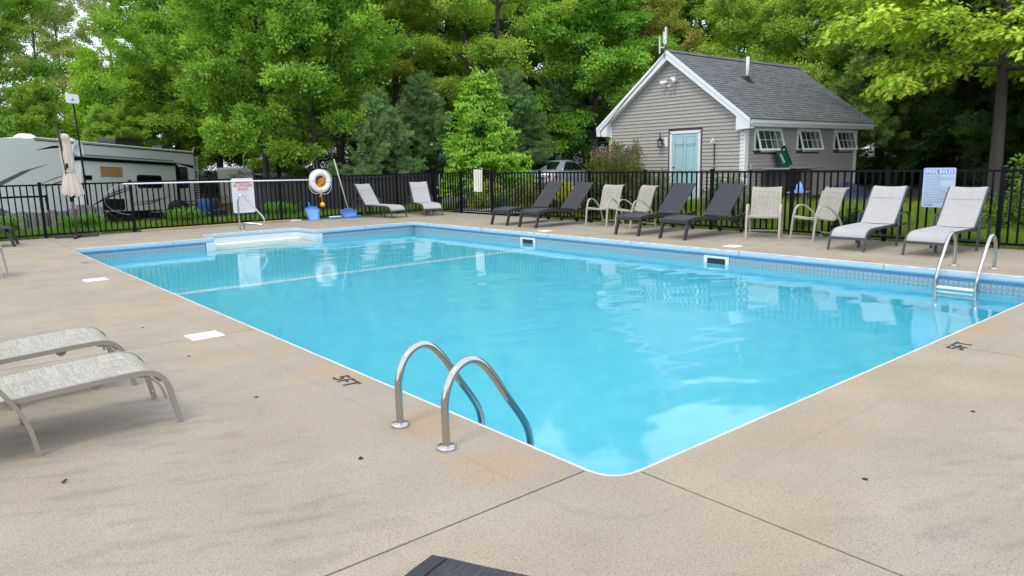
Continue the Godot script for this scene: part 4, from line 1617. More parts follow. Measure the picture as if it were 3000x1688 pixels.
	# the far depth of the wood closes the view under the crowns
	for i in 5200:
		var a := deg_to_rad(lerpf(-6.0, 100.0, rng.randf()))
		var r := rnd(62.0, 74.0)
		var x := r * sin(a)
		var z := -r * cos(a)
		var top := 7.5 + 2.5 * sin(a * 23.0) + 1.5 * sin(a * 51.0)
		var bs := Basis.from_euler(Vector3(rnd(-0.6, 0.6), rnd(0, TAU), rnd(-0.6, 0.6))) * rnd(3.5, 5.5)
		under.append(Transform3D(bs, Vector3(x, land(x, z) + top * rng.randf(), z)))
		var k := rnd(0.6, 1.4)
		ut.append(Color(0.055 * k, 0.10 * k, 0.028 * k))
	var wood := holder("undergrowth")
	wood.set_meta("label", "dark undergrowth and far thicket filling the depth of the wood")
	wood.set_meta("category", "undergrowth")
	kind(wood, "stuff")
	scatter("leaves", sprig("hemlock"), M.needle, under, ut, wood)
	# saplings: thin pale trunks above the board fence
	var which := ["thin bare sapling trunk between the warning sign and the life ring", "thin bare sapling trunk just left of the life ring", "thin bare sapling trunk just right of the leaning net pole", "thin bare sapling trunk above the backrest of the left far white lounger", "thin bare sapling trunk above the right far white lounger"]
	for i in 5:
		var x := [9.3, 10.6, 12.2, 13.0, 14.2][i] as float
		var z := -25.4 - [0.0, 1.0, 0.6, 1.2, 0.3][i] as float
		var s := tool(true)
		var p := on_land(x, z)
		tube(s, spline([Vector3.ZERO, Vector3(rnd(-0.06, 0.06), 0.9, rnd(-0.1, 0.1)), Vector3(rnd(-0.15, 0.15), 1.7, 0), Vector3(rnd(-0.2, 0.2), rnd(2.3, 2.9), 0)], 3), rnd(0.035, 0.075), 0.015, 6)
		var o := thing("sapling", which[i], "tree", p, 0.0, "bare sapling trunks behind the board fence")
		put("trunk", s, M.bark_pale if i % 2 == 0 else M.bark, o)


func heap(o: Node3D, size: Vector3, n: int, what: String, col: Vector3, alt: Vector3, k0: float, called := "foliage") -> void:   # sprigs through a rounded, uneven mass
	var where := []
	var tints := PackedColorArray()
	var lump := FastNoiseLite.new()
	lump.seed = rng.randi() % 1000
	lump.frequency = 1.3
	for i in n:
		var d := rvec().normalized()
		d.y = absf(d.y)
		var r := pow(rng.randf(), 0.45) * (0.82 + 0.45 * lump.get_noise_3dv(d * 1.4))
		var p := Vector3(d.x * r * size.x, maxf(d.y * r * size.y, rnd(0.0, 0.2) * size.y), d.z * r * size.z)
		var bs := Basis.from_euler(Vector3(rnd(-0.7, 0.7), rnd(0, TAU), rnd(-0.7, 0.7))) * k0 * rnd(0.7, 1.3)
		where.append(Transform3D(bs, p))
		var c := col.lerp(alt, rng.randf()) * rnd(0.8, 1.2) * 1.5
		tints.append(Color(c.x, c.y, c.z))
	scatter(called, sprig(what), M.leaf, where, tints, o)
	var st := tool(true)
	for i in 7:
		var a := rnd(0, TAU)
		tube(st, [Vector3(0.1 * cos(a), 0, 0.1 * sin(a)), Vector3(size.x * 0.3 * cos(a), size.y * 0.45, size.z * 0.3 * sin(a)), Vector3(size.x * 0.55 * cos(a), size.y * 0.8, size.z * 0.55 * sin(a))], 0.014, 0.004, 4, false)
	put("stems", st, M.bark, o)


func bush(called: String, label: String, cat: String, x: float, z: float, size: Vector3, n: int, what: String, col: Vector3, alt: Vector3, k0: float, group := "") -> Node3D:
	var o := thing(called, label, cat, on_land(x, z), 0.0, group)
	heap(o, size, n, what, col, alt, k0)
	return o


func bushes_and_grass() -> void:
	bush("euonymus_bush", "leafy yellow-green bush left of the gate, behind the fence", "bush", 15.6, -19.9, Vector3(0.75, 1.25, 0.75), 620, "tuft", Vector3(0.15, 0.20, 0.03), Vector3(0.36, 0.36, 0.07), 0.6)
	bush("euonymus_bush", "dark leafy bush seen through the arched gate", "bush", 16.0, -18.35, Vector3(0.7, 1.05, 0.75), 560, "tuft", Vector3(0.07, 0.09, 0.025), Vector3(0.26, 0.25, 0.07), 0.55)
	bush("barberry_bush", "golden yellow bush right of the gate", "bush", 16.2, -16.75, Vector3(0.62, 0.95, 0.75), 700, "shrub", Vector3(0.34, 0.34, 0.025), Vector3(0.45, 0.42, 0.04), 0.95)
	bush("low_bush", "low dark green bush under the golden bush", "bush", 15.3, -16.3, Vector3(0.4, 0.5, 0.9), 340, "shrub", Vector3(0.05, 0.10, 0.02), Vector3(0.10, 0.15, 0.03), 0.9)
	bush("low_bush", "clump of narrow blue-green leaves at the foot of the gate", "plant", 15.1, -18.5, Vector3(0.3, 0.35, 0.4), 60, "blades", Vector3(0.04, 0.09, 0.04), Vector3(0.07, 0.12, 0.05), 0.42)
	bush("rhododendron_bush", "dark broad-leaved bush behind the backrests of the first two dark loungers", "bush", 15.4, -14.2, Vector3(0.6, 1.15, 0.9), 420, "hanging", Vector3(0.02, 0.045, 0.016), Vector3(0.05, 0.085, 0.02), 0.75)
	bush("honeysuckle_bush", "tall loose bush with pink flower sprays before the gable", "bush", 17.3, -15.35, Vector3(1.0, 2.1, 1.6), 1900, "shrub", Vector3(0.085, 0.14, 0.03), Vector3(0.17, 0.16, 0.05), 0.95)
	var fl := []
	var ft := PackedColorArray()
	for i in 60:
		var a := rnd(0, TAU)
		fl.append(Transform3D(Basis.from_euler(rvec()) * 0.8, on_land(17.2, -15.3) + Vector3(cos(a) * rnd(0.2, 0.8), rnd(1.3, 1.8), sin(a) * rnd(0.2, 1.2))))
		ft.append(Color(0.36, 0.17, 0.17) * rnd(0.7, 1.2))
	scatter("blossoms", sprig("shrub"), M.leaf, fl, ft, get_node("honeysuckle_bush")).position = -on_land(17.3, -15.35)
	bush("sage_bush", "grey-green loose plant before the blue door", "plant", 16.2, -12.9, Vector3(0.5, 1.25, 0.9), 520, "shrub", Vector3(0.10, 0.15, 0.08), Vector3(0.17, 0.21, 0.12), 0.85)
	bush("sage_bush", "grey-green loose plant at the pool house's near corner", "plant", 16.4, -10.9, Vector3(0.5, 1.2, 0.8), 460, "shrub", Vector3(0.10, 0.15, 0.08), Vector3(0.18, 0.21, 0.13), 0.85)
	bush("sage_bush", "pale flowering plant behind the fourth dark lounger's backrest", "plant", 15.2, -9.4, Vector3(0.4, 0.95, 0.6), 320, "shrub", Vector3(0.10, 0.14, 0.06), Vector3(0.22, 0.23, 0.16), 0.8)
	bush("low_bush", "small dark bush behind the turned beige chair by the white loungers", "bush", 14.75, -6.75, Vector3(0.42, 0.6, 0.7), 360, "shrub", Vector3(0.025, 0.05, 0.015), Vector3(0.05, 0.09, 0.02), 0.9)
	bush("low_bush", "small bright green plant behind the square-on beige chair", "plant", 14.9, -7.95, Vector3(0.3, 0.45, 0.35), 200, "shrub", Vector3(0.10, 0.18, 0.025), Vector3(0.15, 0.22, 0.03), 0.8)
	bush("hedge", "leafy green hedge behind the fence at the right edge", "hedge", 16.4, -3.4, Vector3(0.9, 1.5, 1.7), 1500, "tuft", Vector3(0.07, 0.14, 0.022), Vector3(0.14, 0.21, 0.03), 0.65)
	# day lilies behind the left fence
	var lily := [[3.55, "clump of strap leaves behind the umbrella's base"], [6.15, "clump of strap leaves behind the fence left of the warning sign"], [9.0, "clump of strap leaves behind the fence left of the blue net"], [1.75, "clump of strap leaves behind the fence at the left edge"]]
	for l in lily:
		var o := thing("daylily_clump", l[1], "plant", on_land(l[0], -21.75), rnd(0, 6), "clumps of strap leaves behind the left fence")
		var where := []
		var tints := PackedColorArray()
		for i in 26:
			where.append(Transform3D(Basis(Vector3.UP, rnd(0, TAU)) * rnd(0.55, 0.85), Vector3(rnd(-0.42, 0.42), 0.02, rnd(-0.22, 0.22))))
			tints.append(Color(0.17, 0.36, 0.045) * rnd(0.75, 1.3))
		scatter("leaves", sprig("blades"), M.leaf, where, tints, o)
	# grass strips outside the fences
	var gw := []
	var gt := PackedColorArray()
	for i in 5200:
		var x := rnd(-1.0, 15.0)
		var z := -21.15 - absf(rng.randfn()) * 1.1
		gw.append(Transform3D(Basis(Vector3.UP, rnd(0, TAU)) * rnd(0.6, 1.25), on_land(x, z) + Vector3(0, 0.05, 0)))
		gt.append(Color(0.26, 0.42, 0.06) * rnd(0.7, 1.25))
	for i in 7000:
		var x := 14.25 + absf(rng.randfn()) * 2.2
		var z := rnd(-15.5, 3.0)
		if x > 18.7 and z < -11.9:
			continue
		gw.append(Transform3D(Basis(Vector3.UP, rnd(0, TAU)) * rnd(0.4, 0.9), on_land(x, z) + Vector3(0, 0.05, 0)))
		gt.append(Color(0.25, 0.36, 0.045) * rnd(0.7, 1.25))
	var g := holder("grass")
	g.set_meta("label", "tufts of grass along the outside of the fences")
	g.set_meta("category", "grass")
	kind(g, "stuff")
	scatter("blades", sprig("grass"), M.leaf, gw, gt, g)


func flat_shape(s: SurfaceTool, pts: Array, z: float) -> void:   # a flat decal 3 mm thick on the camper's side, outline in (x, y)
	plate(s, pts, Transform3D(Basis.IDENTITY, Vector3(0, 0, z)), 0.003)


func rounded(x0: float, y0: float, x1: float, y1: float, r: float) -> Array:
	var out := []
	for c in [[x1 - r, y0 + r, -PI / 2], [x1 - r, y1 - r, 0.0], [x0 + r, y1 - r, PI / 2], [x0 + r, y0 + r, PI]]:
		for k in 5:
			var a: float = c[2] + PI / 2 * k / 4.0
			out.append(Vector2(c[0] + r * cos(a), c[1] + r * sin(a)))
	return out


func camper() -> void:
	var o := thing("camper_trailer", "long white camper trailer with grey swooshes parked beyond the left fence", "trailer", Vector3(6.33, 0, -33.06))
	o.basis = Basis(Vector3.UP, deg_to_rad(40.8)) * Basis(Vector3(0, 0, 1), -0.043)
	var shell := mat(lin(0.90, 0.91, 0.88), 0.3)
	var s := tool()
	plate(s, [Vector2(-8.2, 0.9), Vector2(-5.2, 0.3), Vector2(-4.4, -0.04), Vector2(6.18, -0.04), Vector2(6.18, 2.66), Vector2(-3.0, 2.66), Vector2(-5.5, 2.55), Vector2(-8.0, 2.1)], Transform3D(Basis.IDENTITY, Vector3(0, 0, -2.5)), 2.5)
	put("body", s, shell, o)
	s = tool()
	box(s, Vector3(1.4, 2.685, -1.25), Vector3(9.6, 0.06, 2.56), Basis.IDENTITY, 0.02)
	put("roof_edge", s, M.white_rough, o)
	s = tool()
	box(s, Vector3(1.4, 2.61, 0.006), Vector3(9.5, 0.035, 0.012))
	put("trim_line", s, M.black, o)
	# slide-out room
	s = tool()
	box(s, Vector3(1.4, 0.98, 0.12), Vector3(5.9, 1.98, 0.24), Basis.IDENTITY, 0.01)
	put("slide_out", s, shell, o)
	for f in [[1.35, 2.03, 5.95, 0.13], [1.35, 2.19, 5.95, 0.045]]:
		s = tool()
		box(s, Vector3(f[0], f[1], 0.15), Vector3(f[2], f[3], 0.32 if f[1] < 2.1 else 0.05), Basis.IDENTITY, 0.01)
		put("slide_awning", s, M.black if f[1] < 2.1 else mat(lin(0.2, 0.2, 0.22), 0.5), o)
	s = tool()
	box(s, Vector3(4.42, 1.0, 0.13), Vector3(0.17, 2.05, 0.27), Basis.IDENTITY, 0.01)
	put("slide_flange", s, M.black, o)
	for w in [[1.60, 0.94, 3.28, 1.50, 0.245], [4.84, 0.95, 5.62, 1.95, 0.004]]:
		s = tool()
		flat_shape(s, rounded(w[0], w[1], w[2], w[3], 0.14), w[4])
		var win := put("window", s, M.rubber, o)
		s = tool()
		flat_shape(s, rounded(w[0] + 0.06, w[1] + 0.06, w[2] - 0.06, w[3] - 0.06, 0.1), w[4] + 0.004)
		put("pane", s, M.dark_glass, win)
	s = tool()
	box(s, Vector3(0.1, 1.585, 0.262), Vector3(1.24, 0.39, 0.03), Basis.IDENTITY, 0.004)
	var ply := triplanar(mat(Color.WHITE, 0.85), 1.6, false)
	ply.albedo_texture = noise_tex(FastNoiseLite.TYPE_CELLULAR, 0.05, 3, lin(0.36, 0.20, 0.07), lin(0.60, 0.38, 0.15), 256, 71)
	put("plywood_panel", s, ply, o)
	s = tool()
	box(s, Vector3(-1.21, 1.32, 0.25), Vector3(0.4, 0.17, 0.03), Basis.IDENTITY, 0.01)
	put("vent_cover", s, M.black, o)
	s = tool()
	box(s, Vector3(0.1, 0.27, 0.26), Vector3(1.2, 0.44, 0.05), Basis.IDENTITY, 0.01)
	put("baggage_door", s, M.black, o)
	for k in 6:
		s = tool()
		box(s, Vector3(0.1, 0.10 + 0.065 * k, 0.292), Vector3(1.1, 0.02, 0.02))
		put("louvre", s, M.frame_grey, o)
	# printed swooshes
	var grey := mat(lin(0.16, 0.165, 0.18), 0.4)
	var pale := mat(lin(0.30, 0.31, 0.33), 0.4)
	var shapes := [
		[[Vector2(-5.4, 0.95), Vector2(-4.0, 1.50), Vector2(-2.75, 1.80), Vector2(-3.6, 1.55), Vector2(-5.4, 0.78)], grey, 0.001],
		[[Vector2(-3.35, 2.24), Vector2(-2.6, 2.44), Vector2(-2.02, 2.50), Vector2(-1.95, 2.42), Vector2(-2.6, 2.36)], M.black, 0.001],
		[[Vector2(-3.9, 0.86), Vector2(-2.6, 1.28), Vector2(-1.62, 1.54), Vector2(-2.7, 1.22)], M.black, 0.001],
		[[Vector2(-3.5, 0.86), Vector2(-2.4, 1.16), Vector2(-1.62, 1.30), Vector2(-2.5, 1.08)], grey, 0.002],
		[[Vector2(-1.5, 0.10), Vector2(-0.4, 0.55), Vector2(1.55, 0.98), Vector2(-0.3, 0.50)], M.black, 0.243],
		[[Vector2(-0.6, 0.55), Vector2(0.4, 0.86), Vector2(1.35, 1.02), Vector2(0.3, 0.74)], pale, 0.244],
		[[Vector2(0.8, 0.22), Vector2(2.4, 0.26), Vector2(4.2, 0.66), Vector2(2.4, 0.31)], grey, 0.243],
		[[Vector2(1.2, 0.33), Vector2(2.6, 0.36), Vector2(3.4, 0.52), Vector2(2.6, 0.44)], pale, 0.244],
		[[Vector2(4.6, 2.14), Vector2(6.1, 2.05), Vector2(6.1, 1.90), Vector2(5.2, 2.04)], M.black, 0.001],
	]
	for g in shapes:
		s = tool()
		flat_shape(s, g[0], g[2])
		put("swoosh", s, g[1], o)
	# roof units
	s = tool()
	plate(s, rounded(1.05, 2.66, 2.5, 3.03, 0.14), Transform3D(Basis.IDENTITY, Vector3(0, 0, -1.0)), 0.8)
	put("roof_air_conditioner", s, M.dark, o)
	s = tool()
	plate(s, [Vector2(4.1, 2.66), Vector2(4.25, 2.88), Vector2(4.55, 2.96), Vector2(4.85, 2.88), Vector2(4.95, 2.66)], Transform3D(Basis.IDENTITY, Vector3(0, 0, -0.8)), 0.5)
	put("roof_vent", s, M.dark, o)
	for x in [-3.1, -1.2]:
		s = tool(true)
		lathe(s, [Vector2(0.36, 2.70), Vector2(0.33, 2.78), Vector2(0.2, 2.85), Vector2(0.0, 2.87)], Vector3(x, 0, -0.6), 14)
		put("roof_dome", s, M.white_rough, o)
	# underside, wheels, rear ladder and steps
	s = tool()
	box(s, Vector3(1.4, -0.2, -1.25), Vector3(9.4, 0.34, 2.3), Basis.IDENTITY, 0.02)
	put("underside", s, M.dark, o)
	for x in [0.65, 1.55]:
		s = tool(true)
		lathe(s, [Vector2(0.0, -0.1), Vector2(0.38, -0.1), Vector2(0.41, -0.05), Vector2(0.41, 0.05), Vector2(0.38, 0.1), Vector2(0.24, 0.1), Vector2(0.22, 0.06), Vector2(0, 0.06)], Vector3(x, -0.46, 0.0), 20, Basis(Vector3(1, 0, 0), PI / 2))
		var wl := put("wheel", s, M.rubber, o)
		s = tool(true)
		lathe(s, [Vector2(0.22, 0.05), Vector2(0.16, 0.075), Vector2(0.06, 0.09), Vector2(0, 0.09)], Vector3(x, -0.46, 0.0), 14, Basis(Vector3(1, 0, 0), PI / 2))
		put("rim", s, M.steel_brushed, wl)
	s = tool()
	for x in [6.26, 6.62]:
		box(s, Vector3(x, 1.35, -0.1), Vector3(0.03, 2.3, 0.03))
	for k in 18:
		box(s, Vector3(6.44, 0.3 + 0.125 * k, -0.1), Vector3(0.36, 0.05, 0.03), Basis.IDENTITY, 0.004)
	put("rear_ladder", s, M.white, o)
	s = tool()
	for k in 3:
		box(s, Vector3(5.3, 0.02 + 0.16 * k, 0.25 + 0.1 * (2 - k)), Vector3(0.75, 0.04, 0.22))
	put("entry_steps", s, M.black, o)
	s = tool(true)
	tube(s, [Vector3(-6.0, 0.5, -0.2), Vector3(-6.0, -0.8, -0.2)], 0.05, -1, 8)
	put("landing_leg", s, M.dark, o)
	# second trailer, farther back
	var b := thing("camper_trailer", "pale beige trailer half hidden by boughs behind the first trailer's right end", "trailer", Vector3(15.0, -1.55, -38.8), deg_to_rad(30))
	s = tool()
	box(s, Vector3(0, 1.95, 0), Vector3(4.2, 2.5, 2.3), Basis.IDENTITY, 0.08)
	put("body", s, mat(lin(0.27, 0.28, 0.26), 0.5), b)
	s = tool()
	flat_shape(s, rounded(-1.5, 1.9, -0.5, 2.6, 0.08), 1.155)
	put("window", s, M.dark_glass, b)
	s = tool()
	box(s, Vector3(0, 0.55, 0), Vector3(4.0, 0.3, 2.1))
	put("underside", s, M.dark, b)
	s = tool()
	box(s, Vector3(-0.9, 2.75, 1.7), Vector3(2.2, 0.04, 1.2), Basis(Vector3(1, 0, 0), 0.2))
	put("awning", s, mat(lin(0.30, 0.32, 0.33), 0.8), b)
	# antenna on a pole
	var a := thing("antenna_pole", "tall black pole with a white flat dish panel before the camper trailer", "antenna", Vector3(4.74, -0.7, -27.6))
	s = tool(true)
	tube(s, [Vector3.ZERO, Vector3(0.03, 2.4, -0.3), Vector3(0.02, 4.55, -0.62)], 0.035, 0.022, 8)
	put("pole", s, M.black, a)
	s = tool()
	var pb := Basis(Vector3.UP, 0.25) * Basis(Vector3(1, 0, 0), -0.12)
	plate(s, rounded(-0.20, -0.15, 0.20, 0.15, 0.06), Transform3D(pb, Vector3(0.0, 4.68, -0.6)), 0.035)
	put("dish_panel", s, M.white, a)
	s = tool(true)
	lathe(s, [Vector2(0.035, 0.0), Vector2(0.03, 0.05), Vector2(0.0, 0.06)], Vector3(0.0, 4.67, -0.56), 10, pb * Basis(Vector3(1, 0, 0), PI / 2))
	put("receiver", s, mat(lin(0.35, 0.35, 0.36), 0.5), a)
	var a2 := thing("satellite_dish", "small white dish fixed near the top of the black antenna pole's trailer side", "dish", Vector3(5.35, 2.42, -31.9), 0.5)
	s = tool(true)
	lathe(s, [Vector2(0.0, 0.0), Vector2(0.16, 0.02), Vector2(0.27, 0.08), Vector2(0.28, 0.06), Vector2(0.15, -0.02), Vector2(0.0, -0.03)], Vector3.ZERO, 16, Basis(Vector3(1, 0, 0), PI / 2 - 0.1))
	put("reflector", s, M.white, a2)
	s = tool(true)
	tube(s, [Vector3(0, 0, 0), Vector3(0.05, -0.15, -0.25), Vector3(0.1, -0.1, -0.75)], 0.02, -1, 6)
	put("arm", s, M.steel_brushed, a2)


func loft(s: SurfaceTool, rings: Array) -> void:
	for i in rings.size() - 1:
		var a: Array = rings[i]
		var b: Array = rings[i + 1]
		var ca := Vector3.ZERO
		for v in a: ca += v / a.size()
		for k in a.size():
			var k2: int = (k + 1) % a.size()
			poly(s, [a[k], a[k2], b[k2]], (a[k] as Vector3) + a[k2] - ca * 2)
			poly(s, [a[k], b[k2], b[k]], (a[k] as Vector3) + a[k2] - ca * 2)


func car() -> void:
	# a saloon seen from behind; local x runs forwards from the rear bumper
	var near_corner := Vector3(20.65, 0, -20.6)
	var fwd := Vector2(0.83, 0.0)
	var o := thing("silver_car", "silver sedan parked beyond the gate, seen from its rear", "car", Vector3(20.25, 0.2, -22.6), yaw(0.93, -0.36))
	var paint := mat(lin(0.45, 0.48, 0.55), 0.25, 0.4)
	paint.clearcoat_enabled = true
	paint.clearcoat = 0.7
	var s := tool(true)
	var st := [[0.0, 0.36, 0.62, 0.82, 0.86, 0.86], [0.10, 0.30, 0.88, 0.88, 1.00, 0.74], [0.55, 0.22, 0.92, 0.90, 1.04, 0.72], [1.2, 0.20, 0.92, 0.91, 1.02, 0.74], [2.4, 0.20, 0.90, 0.91, 0.99, 0.76], [3.3, 0.20, 0.86, 0.90, 0.97, 0.74], [4.2, 0.22, 0.78, 0.87, 0.86, 0.70], [4.65, 0.30, 0.62, 0.78, 0.68, 0.6]]
	var rings := []
	for q in st:
		var x: float = q[0]
		rings.append([Vector3(x, q[1], -q[3] * 0.92), Vector3(x, 0.5, -q[3]), Vector3(x, q[2], -q[3] * 0.985), Vector3(x, q[4], -q[5]), Vector3(x, q[4] + 0.02, 0), Vector3(x, q[4], q[5]), Vector3(x, q[2], q[3] * 0.985), Vector3(x, 0.5, q[3]), Vector3(x, q[1], q[3] * 0.92)])
	loft(s, rings)
	poly(s, rings[0], Vector3(-1, 0, 0))
	poly(s, rings[-1], Vector3(1, 0, 0))
	put("body", s, paint, o)
	# cabin
	s = tool(true)
	var cab := [[0.62, 1.02, 0.70, 1.03, 0.66], [1.25, 1.02, 0.76, 1.32, 0.58], [1.75, 1.0, 0.78, 1.43, 0.56], [2.4, 0.98, 0.78, 1.45, 0.56], [2.9, 0.97, 0.77, 1.37, 0.55], [3.55, 0.96, 0.72, 1.0, 0.64]]
	var cr := []
	for q in cab:
		cr.append([Vector3(q[0], q[1], -q[2]), Vector3(q[0], (q[1] + q[3]) / 2, -(q[2] + q[4]) / 2 - 0.02), Vector3(q[0], q[3], -q[4]), Vector3(q[0], q[3] + 0.025, 0), Vector3(q[0], q[3], q[4]), Vector3(q[0], (q[1] + q[3]) / 2, (q[2] + q[4]) / 2 + 0.02), Vector3(q[0], q[1], q[2])])
	loft(s, cr)
	put("cabin", s, paint, o)
	s = tool()
	poly(s, [Vector3(0.70, 1.085, -0.60), Vector3(0.70, 1.085, 0.60), Vector3(1.36, 1.40, 0.50), Vector3(1.36, 1.40, -0.50)], Vector3(-1, 1, 0))
	put("rear_window", s, M.dark_glass, o)
	for sd in [-1.0, 1.0]:
		s = tool()
		poly(s, [Vector3(1.02, 1.05, sd * 0.775), Vector3(2.1, 1.03, sd * 0.80), Vector3(2.1, 1.39, sd * 0.635), Vector3(1.65, 1.37, sd * 0.635)], Vector3(0, 0.4, sd))
		poly(s, [Vector3(2.16, 1.03, sd * 0.80), Vector3(3.25, 1.02, sd * 0.77), Vector3(2.8, 1.33, sd * 0.62), Vector3(2.16, 1.39, sd * 0.635)], Vector3(0, 0.4, sd))
		put("side_window", s, M.dark_glass, o)
		s = tool(true)
		tube(s, [Vector3(0.98, 1.045, sd * 0.785), Vector3(1.3, 1.22, sd * 0.72), Vector3(1.65, 1.395, sd * 0.635), Vector3(2.2, 1.42, sd * 0.625), Vector3(2.8, 1.36, sd * 0.62)], 0.012, -1, 6)
		put("window_trim", s, M.chrome, o)
		# wrap-round tail light
		s = tool()
		box(s, Vector3(0.14, 0.80, sd * 0.70), Vector3(0.26, 0.15, 0.38), Basis(Vector3.UP, sd * 0.45), 0.03)
		put("tail_light", s, mat(lin(0.50, 0.012, 0.02), 0.15), o)
		s = tool()
		box(s, Vector3(0.085, 0.785, sd * 0.66), Vector3(0.16, 0.03, 0.2), Basis(Vector3.UP, sd * 0.45), 0.005)
		put("reversing_light", s, mat(lin(0.7, 0.6, 0.6), 0.15), o)
		for x in [0.95, 3.75]:
			s = tool(true)
			lathe(s, [Vector2(0.0, -0.1), Vector2(0.31, -0.1), Vector2(0.335, -0.06), Vector2(0.335, 0.06), Vector2(0.31, 0.1), Vector2(0.22, 0.1)], Vector3(x, 0.335, sd * 0.82), 22, Basis(Vector3(1, 0, 0), PI / 2 * sd))
			var wl := put("wheel", s, M.rubber, o)
			s = tool(true)
			lathe(s, [Vector2(0.22, 0.1), Vector2(0.19, 0.07), Vector2(0.06, 0.09), Vector2(0, 0.1)], Vector3(x, 0.335, sd * 0.82), 16, Basis(Vector3(1, 0, 0), PI / 2 * sd))
			put("rim", s, M.steel_brushed, wl)
	s = tool()
	box(s, Vector3(0.02, 0.42, 0), Vector3(0.16, 0.26, 1.5), Basis.IDENTITY, 0.05)
	put("bumper", s, M.frame_grey, o)
	s = tool()
	box(s, Vector3(0.0, 0.76, 0), Vector3(0.12, 0.045, 0.9), Basis.IDENTITY, 0.01)
	put("trunk_garnish", s, M.chrome, o)
	s = tool()
	box(s, Vector3(-0.01, 0.64, 0), Vector3(0.05, 0.15, 0.31), Basis.IDENTITY, 0.004)
	put("number_plate", s, mat(lin(0.55, 0.6, 0.66), 0.4), o)




func v2(pts: Array, z: float) -> Array:   # side profile (x, y) as points at z
	var out := []
	for p in pts:
		out.append(Vector3(p[0], p[1], z))
	return out


func sling(s: SurfaceTool, prof: Array, z0: float, z1: float, sag: float) -> void:   # cloth stretched between two side rails
	var n := 8
	var rows := []
	for i in prof.size():
		var a: Vector3 = prof[max(i - 1, 0)]
		var b: Vector3 = prof[min(i + 1, prof.size() - 1)]
		var t := (b - a).normalized()
		var nn := Vector3(-t.y, t.x, 0)
		var row := []
		for k in n + 1:
			var u := float(k) / n
			row.append(Vector3(prof[i].x, prof[i].y, lerpf(z0, z1, u)) - nn * sag * 4.0 * u * (1.0 - u))
		rows.append(row)
	for side in [0.0, 0.005]:
		for i in prof.size() - 1:
			var a2: Vector3 = prof[i]
			var b2: Vector3 = prof[i + 1]
			var nn2 := Vector3(-(b2 - a2).y, (b2 - a2).x, 0).normalized()
			var o: Vector3 = nn2 * -side
			for k in n:
				poly(s, [rows[i][k] + o, rows[i][k + 1] + o, rows[i + 1][k + 1] + o, rows[i + 1][k] + o], nn2 if side == 0.0 else -nn2)


func dark_lounger(label: String) -> Node3D:
	# resin lounger, foot at x = 0, head at x = 2.06
	var o := thing("sun_lounger", label, "lounger", Vector3.ZERO, 0.0, "dark woven loungers on the right")
	var rail := spline(v2([[0.10, 0.375], [0.3, 0.405], [0.58, 0.415], [0.9, 0.39], [1.2, 0.355], [1.45, 0.335], [1.72, 0.345], [2.06, 0.395]], 0), 4)
	var s: SurfaceTool
	for z in [-0.315, 0.315]:
		s = tool()
		var pts := []
		for p in rail: pts.append(p + Vector3(0, 0, z))
		bar(s, pts, 0.05, 0.075, Vector3(0, 0, 1))
		put("side_rail", s, M.frame_dark, o)
		s = tool()
		bar(s, v2([[0.12, 0.40], [0.085, 0.30], [0.0, 0.0]], z), 0.05, 0.058, Vector3(0, 0, 1))
		put("leg", s, M.frame_dark, o)
		s = tool()
		bar(s, v2([[1.62, 0.33], [1.78, 0.22], [1.98, 0.07]], z * 0.96), 0.045, 0.05, Vector3(0, 0, 1))
		put("leg", s, M.frame_dark, o)
		s = tool(true)
		lathe(s, [Vector2(0, -0.02), Vector2(0.05, -0.02), Vector2(0.06, 0.0), Vector2(0.05, 0.02), Vector2(0, 0.02)], Vector3(2.0, 0.06, z * 0.86), 14, Basis(Vector3(1, 0, 0), PI / 2))
		put("wheel", s, M.rubber, o)
		s = tool()
		bar(s, v2([[1.80, 0.34], [1.72, 0.66]], z * 0.75), 0.03, 0.03, Vector3(0, 0, 1))
		put("back_strut", s, M.frame_dark, o)
	s = tool(true)
	var seat := spline(v2([[0.06, 0.34], [0.065, 0.385], [0.10, 0.408], [0.3, 0.435], [0.58, 0.446], [0.9, 0.422], [1.2, 0.388], [1.42, 0.37]], 0), 4)
	sling(s, seat, -0.315, 0.315, 0.004)
	put("seat", s, M.wicker, o)
	s = tool()
	bar(s, [Vector3(0.075, 0.35, -0.34), Vector3(0.075, 0.35, 0.34)], 0.06, 0.05, Vector3(0, 1, 0))
	put("foot_rail", s, M.frame_dark, o)
	s = tool()
	var d := Vector3(0.60, 0.65, 0).normalized()
	var b := Basis(d, Vector3(-d.y, d.x, 0), Vector3(0, 0, 1))
	box(s, Vector3(1.44, 0.385, 0) + d * 0.45, Vector3(0.90, 0.03, 0.62), b, 0.008)
	put("backrest", s, M.wicker, o)
	s = tool()
	for k in [0.33]:
		box(s, Vector3(1.44, 0.385, 0) + d * 0.9 * k + b.y * 0.0155, Vector3(0.006, 0.002, 0.60), b)
	put("seam", s, M.dark, o)
	s = tool()
	for x in [0.55, 1.1, 1.66]:
		box(s, Vector3(x, 0.35 - 0.02 * x, 0), Vector3(0.05, 0.04, 0.6))
	put("cross_bars", s, M.frame_dark, o)
	return o


